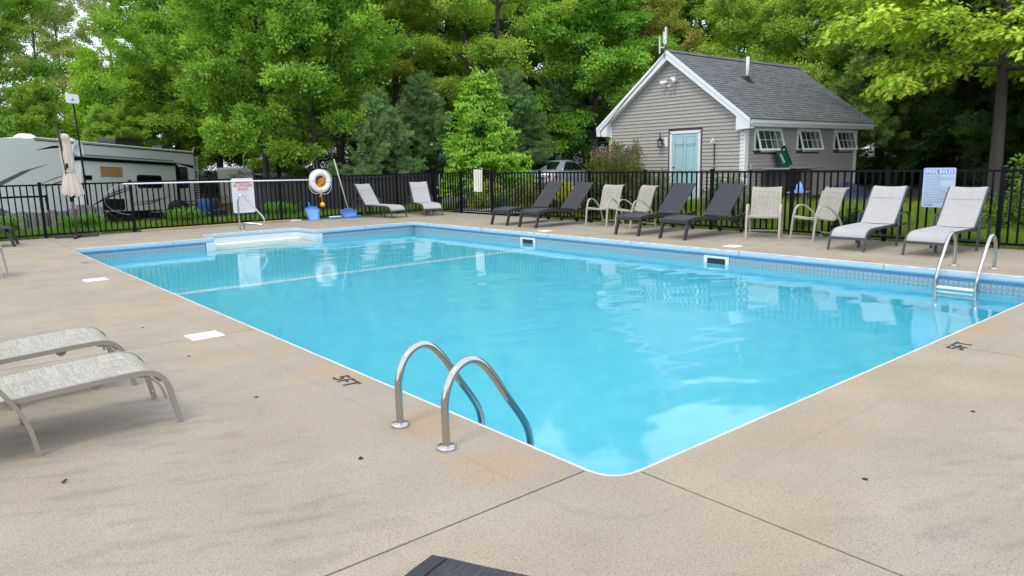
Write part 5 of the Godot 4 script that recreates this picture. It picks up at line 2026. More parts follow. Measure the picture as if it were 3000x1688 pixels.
func white_lounger(label: String) -> Node3D:
	# sling lounger with arms; foot at x = 0, head towards +x
	var o := thing("sun_lounger", label, "lounger", Vector3.ZERO, 0.0, "white sling loungers with dark grey frames")
	var s: SurfaceTool
	for z in [-0.30, 0.30]:
		s = tool()
		bar(s, spline(v2([[0.0, 0.0], [0.035, 0.16], [0.075, 0.25], [0.15, 0.315], [0.30, 0.35], [0.75, 0.362], [1.28, 0.372]], z), 4), 0.026, 0.036, Vector3(0, 0, 1))
		put("side_rail", s, M.frame_grey, o)
		s = tool()
		bar(s, spline(v2([[1.24, 0.375], [1.43, 0.64], [1.62, 0.92], [1.70, 1.01], [1.77, 1.0]], z), 4), 0.026, 0.034, Vector3(0, 0, 1))
		put("back_rail", s, M.frame_grey, o)
		s = tool()
		var za: float = z + 0.05 * signf(z)
		bar(s, [Vector3(1.22, 0.0, za), Vector3(1.25, 0.3, za), Vector3(1.29, 0.545, za)], 0.022, 0.062, Vector3(0, 0, 1))
		put("leg", s, M.frame_grey, o)
		s = tool()
		bar(s, spline(v2([[1.275, 0.55], [1.45, 0.578], [1.62, 0.57], [1.70, 0.52], [1.72, 0.40], [1.75, 0.0]], za), 4), 0.04, 0.024, Vector3(0, 0, 1))
		put("armrest", s, M.frame_grey, o)
		s = tool()
		bar(s, v2([[1.24, 0.35], [1.70, 0.36]], z), 0.022, 0.03, Vector3(0, 0, 1))
		put("brace", s, M.frame_grey, o)
	s = tool()
	bar(s, [Vector3(0.045, 0.21, -0.29), Vector3(0.045, 0.21, 0.29)], 0.022, 0.045, Vector3(1, 0, 0))
	bar(s, [Vector3(1.26, 0.34, -0.30), Vector3(1.26, 0.34, 0.30)], 0.03, 0.03, Vector3(1, 0, 0))
	bar(s, [Vector3(1.73, 0.12, -0.33), Vector3(1.73, 0.12, 0.33)], 0.03, 0.03, Vector3(1, 0, 0))
	put("cross_bars", s, M.frame_grey, o)
	for z in [-0.05]:
		s = tool()
		box(s, Vector3(0.62, 0.16, z), Vector3(0.05, 0.32, 0.035), Basis.IDENTITY, 0.004)
		put("middle_leg", s, M.frame_grey, o)
	s = tool(true)
	sling(s, spline(v2([[0.052, 0.225], [0.085, 0.29], [0.16, 0.345], [0.31, 0.376], [0.75, 0.386], [1.24, 0.392]], 0), 4), -0.285, 0.285, 0.018)
	put("seat", s, M.sling_white, o)
	s = tool(true)
	sling(s, spline(v2([[1.215, 0.395], [1.41, 0.65], [1.60, 0.935], [1.68, 1.03], [1.73, 1.035], [1.77, 1.0]], 0), 4), -0.285, 0.285, 0.016)
	put("backrest", s, M.sling_white, o)
	s = tool()
	var d := Vector3(0.64, 0.77, 0).normalized()
	bar(s, [Vector3(1.535, 0.836, -0.27), Vector3(1.535, 0.836, 0.27)], 0.006, 0.004, d)
	put("pillow_seam", s, mat(lin(0.45, 0.45, 0.47), 0.8), o)
	return o


func armchair(label: String) -> Node3D:
	# stacking sling chair; front feet at x = 0, back towards +x
	var o := thing("armchair", label, "chair", Vector3.ZERO, 0.0, "beige sling armchairs on the right")
	var s: SurfaceTool
	for z in [-0.315, 0.315]:
		s = tool()
		bar(s, spline(v2([[0.0, 0.0], [0.035, 0.34], [0.07, 0.53], [0.13, 0.635], [0.22, 0.665], [0.34, 0.63], [0.48, 0.53], [0.60, 0.40], [0.68, 0.22], [0.74, 0.0]], z), 4), 0.042, 0.022, Vector3(0, 0, 1))
		put("arm_and_legs", s, M.frame_beige, o)
		s = tool()
		bar(s, spline(v2([[0.03, 0.435], [0.12, 0.44], [0.34, 0.405], [0.50, 0.385], [0.56, 0.44], [0.63, 0.66], [0.70, 0.88], [0.76, 0.97], [0.82, 0.985]], z * 0.88), 4), 0.022, 0.03, Vector3(0, 0, 1))
		put("side_rail", s, M.frame_beige, o)
	s = tool()
	bar(s, [Vector3(0.05, 0.415, -0.31), Vector3(0.05, 0.415, 0.31)], 0.03, 0.022, Vector3(1, 0, 0))
	bar(s, [Vector3(0.71, 0.10, -0.31), Vector3(0.71, 0.10, 0.31)], 0.02, 0.03, Vector3(1, 0, 0))
	bar(s, [Vector3(0.56, 0.42, -0.31), Vector3(0.56, 0.42, 0.31)], 0.022, 0.022, Vector3(1, 0, 0))
	put("cross_bars", s, M.frame_beige, o)
	s = tool(true)
	sling(s, spline(v2([[0.02, 0.425], [0.03, 0.452], [0.12, 0.456], [0.34, 0.42], [0.48, 0.40], [0.555, 0.455], [0.62, 0.66], [0.69, 0.885], [0.75, 0.985], [0.82, 1.0]], 0), 4), -0.275, 0.275, 0.014)
	put("sling_seat", s, M.sling_beige, o)
	return o


func beige_lounger(label: String) -> Node3D:
	# sling lounger with bent-tube frame; foot at x = 0, head towards +x
	var o := thing("sun_lounger", label, "lounger", Vector3.ZERO, 0.0, "beige sling loungers at the near left")
	var s: SurfaceTool
	for z in [-0.315, 0.315]:
		s = tool()
		bar(s, spline(v2([[0.0, 0.0], [0.03, 0.15], [0.055, 0.26], [0.085, 0.315], [0.14, 0.352], [0.24, 0.365], [0.55, 0.352], [0.9, 0.333], [1.2, 0.325], [1.32, 0.33]], z), 5), 0.024, 0.032, Vector3(0, 0, 1))
		put("side_rail", s, M.frame_taupe, o)
		s = tool()
		bar(s, spline(v2([[0.07, 0.17], [0.095, 0.255], [0.15, 0.32], [0.22, 0.345]], z * 0.97), 5), 0.018, 0.014, Vector3(0, 0, 1))
		put("gusset", s, M.frame_taupe, o)
		s = tool()
		bar(s, spline(v2([[0.78, 0.0], [0.80, 0.14], [0.835, 0.255], [0.88, 0.345], [0.96, 0.47], [1.08, 0.56], [1.24, 0.60], [1.42, 0.57], [1.56, 0.46], [1.66, 0.25], [1.72, 0.0]], z * 1.1), 5), 0.030, 0.024, Vector3(0, 0, 1))
		put("arm_and_legs", s, M.frame_taupe, o)
		s = tool()
		bar(s, spline(v2([[1.30, 0.335], [1.50, 0.60], [1.72, 0.90], [1.80, 0.94]], z * 0.95), 4), 0.024, 0.03, Vector3(0, 0, 1))
		put("back_rail", s, M.frame_taupe, o)
		s = tool()
		plate(s, [Vector2(0.40, 0.345), Vector2(0.49, 0.342), Vector2(0.465, 0.312), Vector2(0.445, 0.302), Vector2(0.425, 0.312)], Transform3D(Basis.IDENTITY, Vector3(0, 0, z * 0.93)), 0.006)
		put("bracket", s, M.frame_taupe, o)
		for q in [[0.045, 0.06], [0.075, 0.18]]:
			s = tool(true)
			lathe(s, [Vector2(0.008, 0.0), Vector2(0.006, 0.005), Vector2(0.0, 0.006)], Vector3(q[0] - 0.03, q[1], z * 0.955), 8, Basis(Vector3(1, 0, 0), PI / 2 * -signf(z)))
			put("bolt", s, M.steel_brushed, o)
	s = tool()
	for q in [[0.09, 0.30], [0.86, 0.315], [1.28, 0.30]]:
		bar(s, [Vector3(q[0], q[1], -0.31), Vector3(q[0], q[1], 0.31)], 0.024, 0.024, Vector3(1, 0, 0))
	put("cross_bars", s, M.frame_taupe, o)
	s = tool(true)
	sling(s, spline(v2([[0.09, 0.335], [0.145, 0.368], [0.24, 0.38], [0.55, 0.367], [0.9, 0.347], [1.2, 0.338], [1.29, 0.34]], 0), 5), -0.302, 0.302, 0.014)
	put("seat", s, M.sling_beige, o)
	s = tool(true)
	sling(s, spline(v2([[1.30, 0.35], [1.49, 0.61], [1.70, 0.905], [1.79, 0.955]], 0), 5), -0.29, 0.29, 0.015)
	put("backrest", s, M.sling_beige, o)
	return o


func loungers_and_chairs() -> void:
	var a := dark_lounger("dark woven lounger nearest the gate")
	a.position = Vector3(11.84, 0, -14.66)
	dup("sun_lounger", a, "dark woven lounger second from the gate, beside the first beige chair", Vector3(11.83, 0, -13.53), 0.0)
	dup("sun_lounger", a, "dark woven lounger just right of the pair of beige chairs", Vector3(11.91, 0, -10.37), yaw(1, -0.01))
	dup("sun_lounger", a, "dark woven lounger beside the square-on beige chair", Vector3(11.86, 0, -9.12), yaw(1, 0.02))
	var far := dup("sun_lounger", a, "dark woven lounger at the far left edge before the fence, only its foot in view", Vector3(1.85, 0, -19.55), yaw(-0.97, -0.2))
	far.remove_meta("group")
	var near := dup("sun_lounger", a, "dark woven lounger at the bottom edge, only its foot corner in view", Vector3(1.36, 0, -1.495), yaw(-0.88, 0.47))
	near.remove_meta("group")
	var w := white_lounger("white sling lounger with grey arms, left of the pool rules sign")
	w.position = Vector3(12.20, 0, -5.74)
	w.rotation.y = yaw(1, -0.02)
	dup("sun_lounger", w, "white sling lounger with grey arms, before the pool rules sign and behind the far ladder", Vector3(12.24, 0, -4.53), yaw(1, 0.015))
	dup("sun_lounger", w, "white sling lounger by the far corner, right of the leaning net pole", Vector3(11.66, 0, -19.30), yaw(-0.20, -0.98))
	dup("sun_lounger", w, "white sling lounger by the far corner, left of the gate", Vector3(12.72, 0, -19.02), yaw(0.30, -0.95))
	var c := armchair("beige sling armchair just right of the first two dark loungers")
	c.position = Vector3(13.14, 0, -12.44)
	c.rotation.y = yaw(1, -0.12)
	dup("armchair", c, "beige sling armchair turned towards the gate, left of the third dark lounger", Vector3(13.06, 0, -11.50), yaw(0.97, 0.26))
	dup("armchair", c, "beige sling armchair seen square-on, right of the fourth dark lounger", Vector3(13.08, 0, -7.84), yaw(0.90, -0.44))
	dup("armchair", c, "beige sling armchair turned aside, left of the white loungers", Vector3(13.28, 0, -7.12), yaw(0.93, 0.37))
	var lone := dup("armchair", c, "beige armchair at the left edge of the deck, only its front leg in view", Vector3(1.10, 0, -13.78), yaw(-0.98, -0.2))
	lone.remove_meta("group")
	var b := beige_lounger("beige sling lounger nearest the camera on the left deck")
	b.position = Vector3(1.20, 0, -5.11)
	b.rotation.y = PI
	dup("sun_lounger", b, "beige sling lounger behind the nearest one on the left deck", Vector3(1.18, 0, -6.21), PI)


func ladder(called: String, label: String, at: Vector3, turn: float) -> void:
	# grab rails run from the deck over the edge into the water; +x points into the pool
	var o := thing(called, label, "ladder", at, turn, "steel pool ladders")
	var s: SurfaceTool
	for z in [-0.25, 0.25]:
		s = tool(true)
		var pts := [Vector3(0, 0, z), Vector3(0, 0.17, z), Vector3(0.005, 0.30, z), Vector3(0.06, 0.425, z), Vector3(0.15, 0.485, z), Vector3(0.245, 0.47, z), Vector3(0.34, 0.375, z), Vector3(0.46, 0.20, z), Vector3(0.565, 0.05, z), Vector3(0.62, -0.06, z), Vector3(0.635, -0.20, z), Vector3(0.635, -0.5, z), Vector3(0.635, -1.2, z)]
		tube(s, spline(pts, 6), 0.0235, -1, 16)
		put("rail", s, M.steel, o)
		s = tool(true)
		lathe(s, [Vector2(0.056, 0.0), Vector2(0.057, 0.014), Vector2(0.052, 0.021), Vector2(0.03, 0.023), Vector2(0.025, 0.026)], Vector3(0, 0, z), 22)
		put("escutcheon", s, M.steel_brushed, o)
	for k in 3:
		s = tool()
		box(s, Vector3(0.625, -0.225 - 0.26 * k, 0), Vector3(0.085, 0.03, 0.46), Basis.IDENTITY, 0.006)
		put("tread", s, M.white, o)
	for z in [-0.25, 0.25]:
		s = tool(true)
		tube(s, [Vector3(0.635, -0.9, z), Vector3(0.42, -0.92, z)], 0.018, -1, 8)
		put("bumper", s, M.white, o)


func poolside_fittings() -> void:
	ladder("pool_ladder", "steel pool ladder in the foreground on the near left edge", Vector3(2.20, 0, -3.50), 0.0)
	ladder("pool_ladder", "steel pool ladder with a white tread on the far right edge", Vector3(11.52, 0, -3.58), PI)
	var h := thing("handrail", "steel handrail at the head of the white pool steps", "handrail", Vector3(6.66, 0, -19.0))
	var s := tool(true)
	tube(s, spline([Vector3(0, 0, 0), Vector3(0.0, 0.5, 0), Vector3(0.01, 0.82, 0.01), Vector3(0.06, 0.90, 0.03), Vector3(0.15, 0.89, 0.08), Vector3(0.22, 0.78, 0.14), Vector3(0.40, 0.46, 0.34), Vector3(0.47, 0.34, 0.42), Vector3(0.49, 0.22, 0.44), Vector3(0.45, 0.15, 0.40), Vector3(0.36, 0.16, 0.32), Vector3(0.14, 0.19, 0.10), Vector3(0.10, 0.16, 0.06), Vector3(0.09, 0.0, 0.04)], 5), 0.022, -1, 12)
	put("rail", s, M.steel, h)
	for p in [Vector3.ZERO, Vector3(0.09, 0, 0.04)]:
		s = tool(true)
		lathe(s, [Vector2(0.05, 0.0), Vector2(0.05, 0.014), Vector2(0.025, 0.02)], p, 16)
		put("escutcheon", s, M.steel_brushed, h)


func umbrella() -> void:
	var o := thing("cantilever_umbrella", "closed beige umbrella on a dark leaning pole by the left fence", "umbrella", Vector3(3.20, 0, -20.55))
	var s := tool()
	for q in [[0.0, 0.95], [PI / 2, 0.95]]:
		box(s, Vector3(0, 0.035, 0), Vector3(0.95, 0.05, 0.075), Basis(Vector3.UP, q[0] - 0.25), 0.008)
	box(s, Vector3(0, 0.06, 0), Vector3(0.18, 0.03, 0.18), Basis(Vector3.UP, -0.25), 0.006)
	put("base", s, M.frame_dark, o)
	s = tool(true)
	tube(s, [Vector3(0, 0.05, 0), Vector3(0.0, 0.98, 0)], 0.032, -1, 12)
	put("pole", s, mat(lin(0.05, 0.042, 0.038), 0.5), o)
	s = tool()
	box(s, Vector3(-0.01, 0.95, 0), Vector3(0.09, 0.14, 0.07), Basis.IDENTITY, 0.015)
	box(s, Vector3(0.05, 1.0, 0), Vector3(0.05, 0.05, 0.04), Basis.IDENTITY, 0.01)
	put("joint", s, M.black, o)
	s = tool()
	bar(s, [Vector3(-0.02, 0.94, 0), Vector3(-0.06, 1.63, 0), Vector3(-0.10, 2.26, 0), Vector3(-0.15, 2.72, 0)], 0.05, 0.05, Vector3(0, 0, 1))
	put("arm", s, mat(lin(0.035, 0.025, 0.022), 0.5), o)
	s = tool()
	box(s, Vector3(-0.035, 1.75, 0.04), Vector3(0.05, 0.11, 0.06), Basis.IDENTITY, 0.01)
	put("crank_box", s, M.black, o)
	# folded canopy: pleats gathered by a strap
	s = tool(true)
	var prof := [[1.03, 0.205], [1.10, 0.21], [1.20, 0.195], [1.40, 0.155], [1.58, 0.118], [1.64, 0.112], [1.72, 0.122], [2.0, 0.13], [2.25, 0.118], [2.38, 0.105], [2.40, 0.125], [2.50, 0.085], [2.52, 0.02]]
	var n := 56
	var prev := []
	for i in prof.size():
		var y: float = prof[i][0]
		var r: float = prof[i][1]
		var row := []
		var depth := clampf((r - 0.08) * 1.5, 0.05, 0.17)
		for k in n:
			var a := TAU * k / n
			var pl := 1.0 + depth * (sin(a * 9.0 + 0.3 * sin(y * 5.0)) + 0.4 * sin(a * 5.0 + y * 2.0))
			var dy := 0.035 * sin(a * 9.0) if i == 0 else 0.0
			row.append(Vector3(0.02 + (y - 1.6) * -0.035 + cos(a) * r * pl * 1.05, y + dy, -0.06 + sin(a) * r * pl * 0.8))
		if i > 0:
			for k in n:
				var k2 := (k + 1) % n
				var am := TAU * (k + 0.5) / n
				poly(s, [prev[k], prev[k2], row[k2], row[k]], Vector3(cos(am), 0, sin(am)))
		prev = row
	var cloth := mat(lin(0.60, 0.50, 0.42), 0.85)
	cloth.backlight_enabled = true
	cloth.backlight = Color(0.3, 0.26, 0.22)
	put("canopy", s, cloth, o)
	s = tool(true)
	lathe(s, [Vector2(0.122, 1.60), Vector2(0.124, 1.62), Vector2(0.122, 1.645)], Vector3(0.02, 0, -0.06), 20)
	put("strap", s, mat(lin(0.5, 0.42, 0.36), 0.8), o)


func fence_hangings() -> void:
	# life ring with its rope and float
	var r := thing("life_ring", "white life ring hanging on the left fence, orange rope coiled in it", "life ring", Vector3(9.88, 1.16, -20.90))
	var s := tool(true)
	var ring := []
	for i in 41:
		var a := TAU * i / 40.0
		ring.append(Vector3(cos(a), sin(a), 0) * 0.26)
	tube(s, ring, 0.095, -1, 14, false)
	put("ring", s, M.white, r)
	for k in 4:
		s = tool(true)
		var a := TAU * k / 4.0 + PI / 2 - 0.1
		var d := Vector3(cos(a), sin(a), 0)
		var loop := []
		for i in 17:
			var b := TAU * i / 16.0
			loop.append(d * 0.26 + (d * cos(b) + Vector3(0, 0, 1) * sin(b)) * 0.1)
		tube(s, loop, 0.012, -1, 6, false)
		put("band", s, mat(lin(0.6, 0.61, 0.66), 0.7), r)
		s = tool(true)
		var a2 := a + TAU / 4.0
		var rope := []
		for i in 9:
			var t := i / 8.0
			var aa := lerpf(a, a2, t)
			rope.append(Vector3(cos(aa), sin(aa), 0) * (0.355 + 0.05 * sin(PI * t)) + Vector3(0, -0.03 * sin(PI * t), 0.02))
		tube(s, rope, 0.010, -1, 6)
		put("grab_rope", s, mat(lin(0.62, 0.62, 0.64), 0.8), r)
	var c := thing("rope_coil", "orange rope coil filling the middle of the life ring", "rope", Vector3(9.87, 1.12, -20.87))
	s = tool(true)
	var pts := []
	for i in 90:
		var a := i * 0.62
		var rr := 0.075 + 0.055 * sin(i * 1.31)
		pts.append(Vector3(cos(a) * rr + 0.03 * sin(i * 0.4), sin(a * 1.1) * rr * 1.25, 0.05 * sin(i * 0.77)))
	tube(s, spline(pts, 2), 0.009, -1, 5)
	put("coil", s, M.orange_rope, c)
	s = tool(true)
	tube(s, spline([Vector3(-0.02, -0.16, 0.05), Vector3(-0.05, -0.30, 0.10), Vector3(-0.07, -0.38, 0.10), Vector3(-0.10, -0.43, 0.10)], 4), 0.011, -1, 6)
	put("rope_end", s, M.orange_rope, c)
	var f := thing("throw_float", "yellow float hanging on a cord under the life ring", "float", Vector3(9.89, 0.45, -20.86))
	s = tool(true)
	lathe(s, [Vector2(0.0, -0.075), Vector2(0.045, -0.062), Vector2(0.075, -0.02), Vector2(0.075, 0.02), Vector2(0.045, 0.06), Vector2(0.018, 0.075), Vector2(0.0, 0.08)], Vector3.ZERO, 16)
	put("ball", s, M.yellow, f)
	s = tool(true)
	tube(s, [Vector3(0, 0.07, 0), Vector3(-0.01, 0.22, 0), Vector3(-0.02, 0.36, 0.02)], 0.009, -1, 6)
	put("cord", s, M.yellow, f)
	# long white pole along the fence
	var p := thing("rescue_pole", "long white pole lying along the top of the left fence", "pole", Vector3(4.43, 1.265, -20.93))
	s = tool(true)
	tube(s, [Vector3(0, 0, 0), Vector3(1.7, -0.012, 0.0), Vector3(3.4, -0.03, 0), Vector3(5.15, -0.055, 0)], 0.02, -1, 10)
	put("tube", s, M.white, p)
	s = tool(true)
	tube(s, spline([Vector3(0.0, 0, 0), Vector3(-0.2, -0.06, 0.03), Vector3(-0.42, -0.25, 0.04), Vector3(-0.45, -0.5, 0.04), Vector3(-0.2, -0.72, 0.04), Vector3(0.12, -0.80, 0.04)], 5), 0.005, -1, 6)
	put("hook", s, M.steel_brushed, p)
	# warning board
	var w := thing("warning_sign", "white sign on the left fence with red warning lettering", "sign", Vector3(7.52, 0.83, -20.955), 0.0)
	s = tool()
	plate(s, rounded(-0.315, -0.49, 0.315, 0.49, 0.05), Transform3D.IDENTITY, 0.012)
	put("board", s, mat(lin(0.70, 0.69, 0.72), 0.4), w)
	var rows := ["WARNING", "NO LIFEGUARD", "ON DUTY"]
	for i in 3:
		var wd: float = [0.40, 0.53, 0.32][i]
		var t := lettering("lettering", rows[i], 0.075, M.print_red, w, Transform3D(Basis.IDENTITY, Vector3(0, 0.375 - 0.095 * i, 0.0135)), wd)
		t.set_meta("label", "red lettering reading " + rows[i])
	print_lines(w, "red_small_print", -0.25, 0.25, 0.135, 2, 0.035, mat(lin(0.45, 0.2, 0.22), 0.6), 0.0125, true)
	print_lines(w, "small_print", -0.27, 0.27, 0.04, 11, 0.046, mat(lin(0.38, 0.34, 0.38), 0.6), 0.0125, false)
	# pool rules board
	var u := thing("pool_rules_sign", "pale blue POOL RULES sign hanging on the right fence", "sign", Vector3(13.99, 1.01, -5.0), -PI / 2)
	s = tool()
	plate(s, rounded(-0.26, -0.345, 0.26, 0.345, 0.03), Transform3D.IDENTITY, 0.008)
	put("board", s, mat(lin(0.42, 0.50, 0.63), 0.4), u)
	s = tool()
	box(s, Vector3(0, 0.275, 0.0092), Vector3(0.46, 0.078, 0.002))
	put("header_band", s, M.print_blue, u)
	lettering("lettering", "POOL RULES", 0.058, M.white, u, Transform3D(Basis.IDENTITY, Vector3(0, 0.275, 0.0115)), 0.43)
	print_lines(u, "small_print", -0.23, 0.23, 0.20, 17, 0.029, mat(lin(0.14, 0.18, 0.30), 0.6), 0.0085, false)
	lettering("lettering", "NO DIVING", 0.03, M.print_blue, u, Transform3D(Basis.IDENTITY, Vector3(-0.14, -0.305, 0.0095)), 0.13)


func print_lines(o: Node3D, called: String, x0: float, x1: float, y: float, n: int, dy: float, m: Material, z: float, centred: bool) -> void:   # lines of print too small to read
	var s := tool()
	for i in n:
		var w := (x1 - x0) * rnd(0.45, 1.0)
		var a := -w / 2 if centred else x0
		var x := a
		while x < a + w:
			var l := rnd(0.012, 0.045)
			box(s, Vector3(x + l / 2, y - i * dy, z), Vector3(l, 0.009, 0.001))
			x += l + rnd(0.006, 0.012)
	put(called, s, m, o)


func odds_and_ends() -> void:
	var s: SurfaceTool
	# leaf nets against the fence
	var a := thing("leaf_net", "flat blue leaf net standing against the left fence under the life ring", "net", Vector3(9.52, 0, -20.72))
	a.basis = Basis(Vector3(1, 0, 0), -0.22)
	net(a, [Vector2(-0.15, 0.0), Vector2(0.15, 0.0), Vector2(0.20, 0.33), Vector2(0.10, 0.40), Vector2(-0.10, 0.41), Vector2(-0.24, 0.35)], 0.015)
	s = tool()
	bar(s, [Vector3(-0.07, 0.40, 0.0), Vector3(-0.09, 0.56, 0.0)], 0.035, 0.03, Vector3(0, 0, 1))
	put("socket", s, M.blue, a)
	var b := thing("leaf_net", "blue leaf net on a long pale pole leaning on the left fence", "net", Vector3(10.62, 0, -20.58))
	net(b, [Vector2(-0.17, 0.02), Vector2(0.25, 0.06), Vector2(0.25, 0.20), Vector2(0.02, 0.30), Vector2(-0.26, 0.25), Vector2(-0.27, 0.2)], 0.10)
	s = tool(true)
	tube(s, [Vector3(-0.01, 0.28, -0.02), Vector3(-0.27, 1.82, -0.26)], 0.017, -1, 10)
	put("pole", s, mat(lin(0.50, 0.47, 0.37), 0.5), b)
	var c := thing("pool_brush", "blue and white pool brush lying beside the leaning leaf net", "brush", Vector3(10.45, 0, -20.62))
	s = tool()
	box(s, Vector3(-0.28, 0.075, 0), Vector3(0.42, 0.035, 0.05), Basis.IDENTITY, 0.012)
	put("handle", s, M.white, c)
	s = tool()
	box(s, Vector3(-0.25, 0.035, 0.0), Vector3(0.40, 0.05, 0.06), Basis.IDENTITY, 0.01)
	box(s, Vector3(0.42, 0.035, 0.0), Vector3(0.36, 0.07, 0.09), Basis(Vector3.UP, 0.1), 0.015)
	put("head", s, M.blue, c)
	var d := thing("edging_board", "tan timber edging along the foot of the left fence", "board", Vector3(6.9, 0, -20.93))
	s = tool()
	box(s, Vector3(0, 0.03, 0), Vector3(4.3, 0.06, 0.05), Basis.IDENTITY, 0.006)
	put("timber", s, mat(lin(0.42, 0.29, 0.15), 0.85), d)
	var e := thing("vinyl_strip", "short white strip lying at the end of the timber edging", "strip", Vector3(9.0, 0, -20.86))
	s = tool()
	box(s, Vector3(0, 0.02, 0), Vector3(0.34, 0.035, 0.06), Basis(Vector3.UP, 0.05), 0.008)
	put("strip", s, M.white, e)
	# timber palisade by the left fence
	var tone_ := noise_tex(FastNoiseLite.TYPE_SIMPLEX, 0.03, 4, lin(0.4, 0.4, 0.4), Color.WHITE, 256, 91)
	var tm := triplanar(mat(lin(0.20, 0.19, 0.18), 0.9), 1.5, false)
	tm.albedo_texture = tone_
	tm.uv1_scale = Vector3(5, 0.8, 5)
	var pal := thing("log_palisade", "row of weathered grey upright logs behind the umbrella", "palisade", Vector3(1.5, -0.5, -23.6))
	for i in 13:
		s = tool(true)
		var h := 0.95 + 0.05 * i * 0.35 + rnd(-0.06, 0.06)
		lathe(s, [Vector2(0.125, 0.0), Vector2(0.12, h - 0.02), Vector2(0.10, h), Vector2(0.0, h + 0.005)], Vector3(i * 0.235, 0, rnd(-0.03, 0.03)), 10)
		put("log", s, tm, pal)
	for q in [[2.1, -22.4, 0.23, 0], [2.5, -22.2, 0.14, 1], [1.4, -21.9, 0.18, 2]]:
		var st := thing("boulder", ["largest pale boulder behind the left fence near the grey logs", "smallest pale boulder behind the left fence near the grey logs", "middle-sized pale boulder nearest the left fence by the grey logs"][int(q[3])], "rock", on_land(q[0], q[1]), rnd(0, 6), "boulders by the grey logs")
		s = tool(true)
		lathe(s, [Vector2(q[2], -0.1), Vector2(q[2] * 1.1, q[2] * 0.3), Vector2(q[2] * 0.8, q[2] * 0.75), Vector2(q[2] * 0.3, q[2] * 0.95), Vector2(0, q[2] * 0.95)], Vector3.ZERO, 9)
		put("stone", s, mat(lin(0.30, 0.29, 0.27), 0.9), st)
	# grey canvas awning flap and black frame before the trailer
	var fr := thing("black_frame", "black tubular stand behind the left fence at the left edge", "stand", Vector3(2.9, -0.5, -26.2), -0.15)
	s = tool(true)
	tube(s, spline([Vector3(-0.75, 0.0, 0), Vector3(-0.75, 1.3, 0), Vector3(-0.7, 1.38, 0), Vector3(0.4, 1.38, 0), Vector3(0.48, 1.3, 0), Vector3(0.52, 0.0, 0)], 5), 0.03, -1, 8)
	put("tube", s, M.black, fr)
	s = tool()
	box(s, Vector3(-0.15, 0.42, 0), Vector3(1.3, 0.12, 0.3), Basis.IDENTITY, 0.02)
	put("tray", s, M.black, fr)
	# camp gear right of the trailer
	var gr := thing("barbecue_grill", "black barbecue grill right of the trailer, behind the left fence", "grill", on_land(6.9, -25.2), 0.3)
	s = tool(true)
	lathe(s, [Vector2(0.0, 0.62), Vector2(0.22, 0.66), Vector2(0.33, 0.82), Vector2(0.34, 0.90), Vector2(0.30, 1.08), Vector2(0.15, 1.2), Vector2(0, 1.23)], Vector3.ZERO, 16)
	put("kettle", s, M.black, gr)
	for q in [-0.3, 0.3]:
		s = tool(true)
		tube(s, [Vector3(q * 0.6, 0.7, 0), Vector3(q, 0, 0.2)], 0.02, -1, 6)
		tube(s, [Vector3(q * 0.6, 0.7, 0), Vector3(q, 0, -0.2)], 0.02, -1, 6)
		put("leg", s, M.black, gr)
	s = tool()
	box(s, Vector3(-0.62, 0.86, 0), Vector3(0.45, 0.04, 0.4), Basis.IDENTITY, 0.01)
	put("side_table", s, M.dark, gr)
	s = tool()
	box(s, Vector3(0, 0.3, 0), Vector3(0.8, 0.6, 0.45), Basis.IDENTITY, 0.02)
	put("cabinet", s, M.dark, gr)
	var ch := thing("gear_bag", "blue bag hanging on the dark trolley, behind the left fence", "bag", Vector3(7.47, 0.42, -24.18), 0.3)
	s = tool(true)
	var folds := []
	for j in 7:
		var row := []
		var v := j / 6.0
		for i in 14:
			var an := TAU * i / 14
			var rr := (0.13 + 0.12 * sin(PI * (0.15 + 0.8 * v))) * (1.0 + 0.12 * sin(an * 4.0 + v * 3.0))
			row.append(Vector3(cos(an) * rr, lerpf(0.24, -0.22, v), sin(an) * rr * 0.55))
		if j > 0:
			for i in 14:
				var i2 := (i + 1) % 14
				poly(s, [folds[i], folds[i2], row[i2], row[i]], Vector3(cos(TAU * (i + 0.5) / 14), 0, sin(TAU * (i + 0.5) / 14)))
		folds = row
	poly(s, folds, Vector3.DOWN)
	put("sack", s, mat(lin(0.012, 0.075, 0.21), 0.8), ch)
	s = tool(true)
	tube(s, spline([Vector3(-0.12, 0.22, 0), Vector3(-0.05, 0.40, 0), Vector3(0.05, 0.40, 0), Vector3(0.12, 0.22, 0)], 4), 0.012, -1, 6)
	put("strap", s, M.dark, ch)
	var ta := thing("gear_trolley", "dark loaded trolley behind the blue bag", "trolley", on_land(7.75, -24.75), 0.2)
	s = tool()
	box(s, Vector3(0, 0.55, 0), Vector3(0.9, 0.5, 0.6), Basis.IDENTITY, 0.06)
	box(s, Vector3(-0.05, 0.95, 0), Vector3(0.6, 0.4, 0.5), Basis(Vector3.UP, 0.2), 0.08)
	put("load", s, M.dark, ta)
	for q in [[-0.38, 0.3], [0.38, 0.3], [-0.38, -0.3], [0.38, -0.3]]:
		s = tool(true)
		lathe(s, [Vector2(0, -0.03), Vector2(0.14, -0.03), Vector2(0.15, 0.0), Vector2(0.14, 0.03), Vector2(0, 0.03)], Vector3(q[0], 0.15, q[1]), 12, Basis(Vector3(1, 0, 0), PI / 2))
		put("wheel", s, M.rubber, ta)
	# marker post beyond the corner
	var mk := thing("marker_post", "white-topped green post beyond the fence corner, left of the gate", "post", on_land(15.36, -22.5))
	s = tool()
	box(s, Vector3(0, 0.97, 0), Vector3(0.10, 0.56, 0.03), Basis.IDENTITY, 0.004)
	put("plate", s, M.white, mk)
	s = tool()
	box(s, Vector3(0, 0.36, -0.02), Vector3(0.08, 0.75, 0.05), Basis.IDENTITY, 0.004)
	put("post", s, mat(lin(0.03, 0.09, 0.07), 0.6), mk)
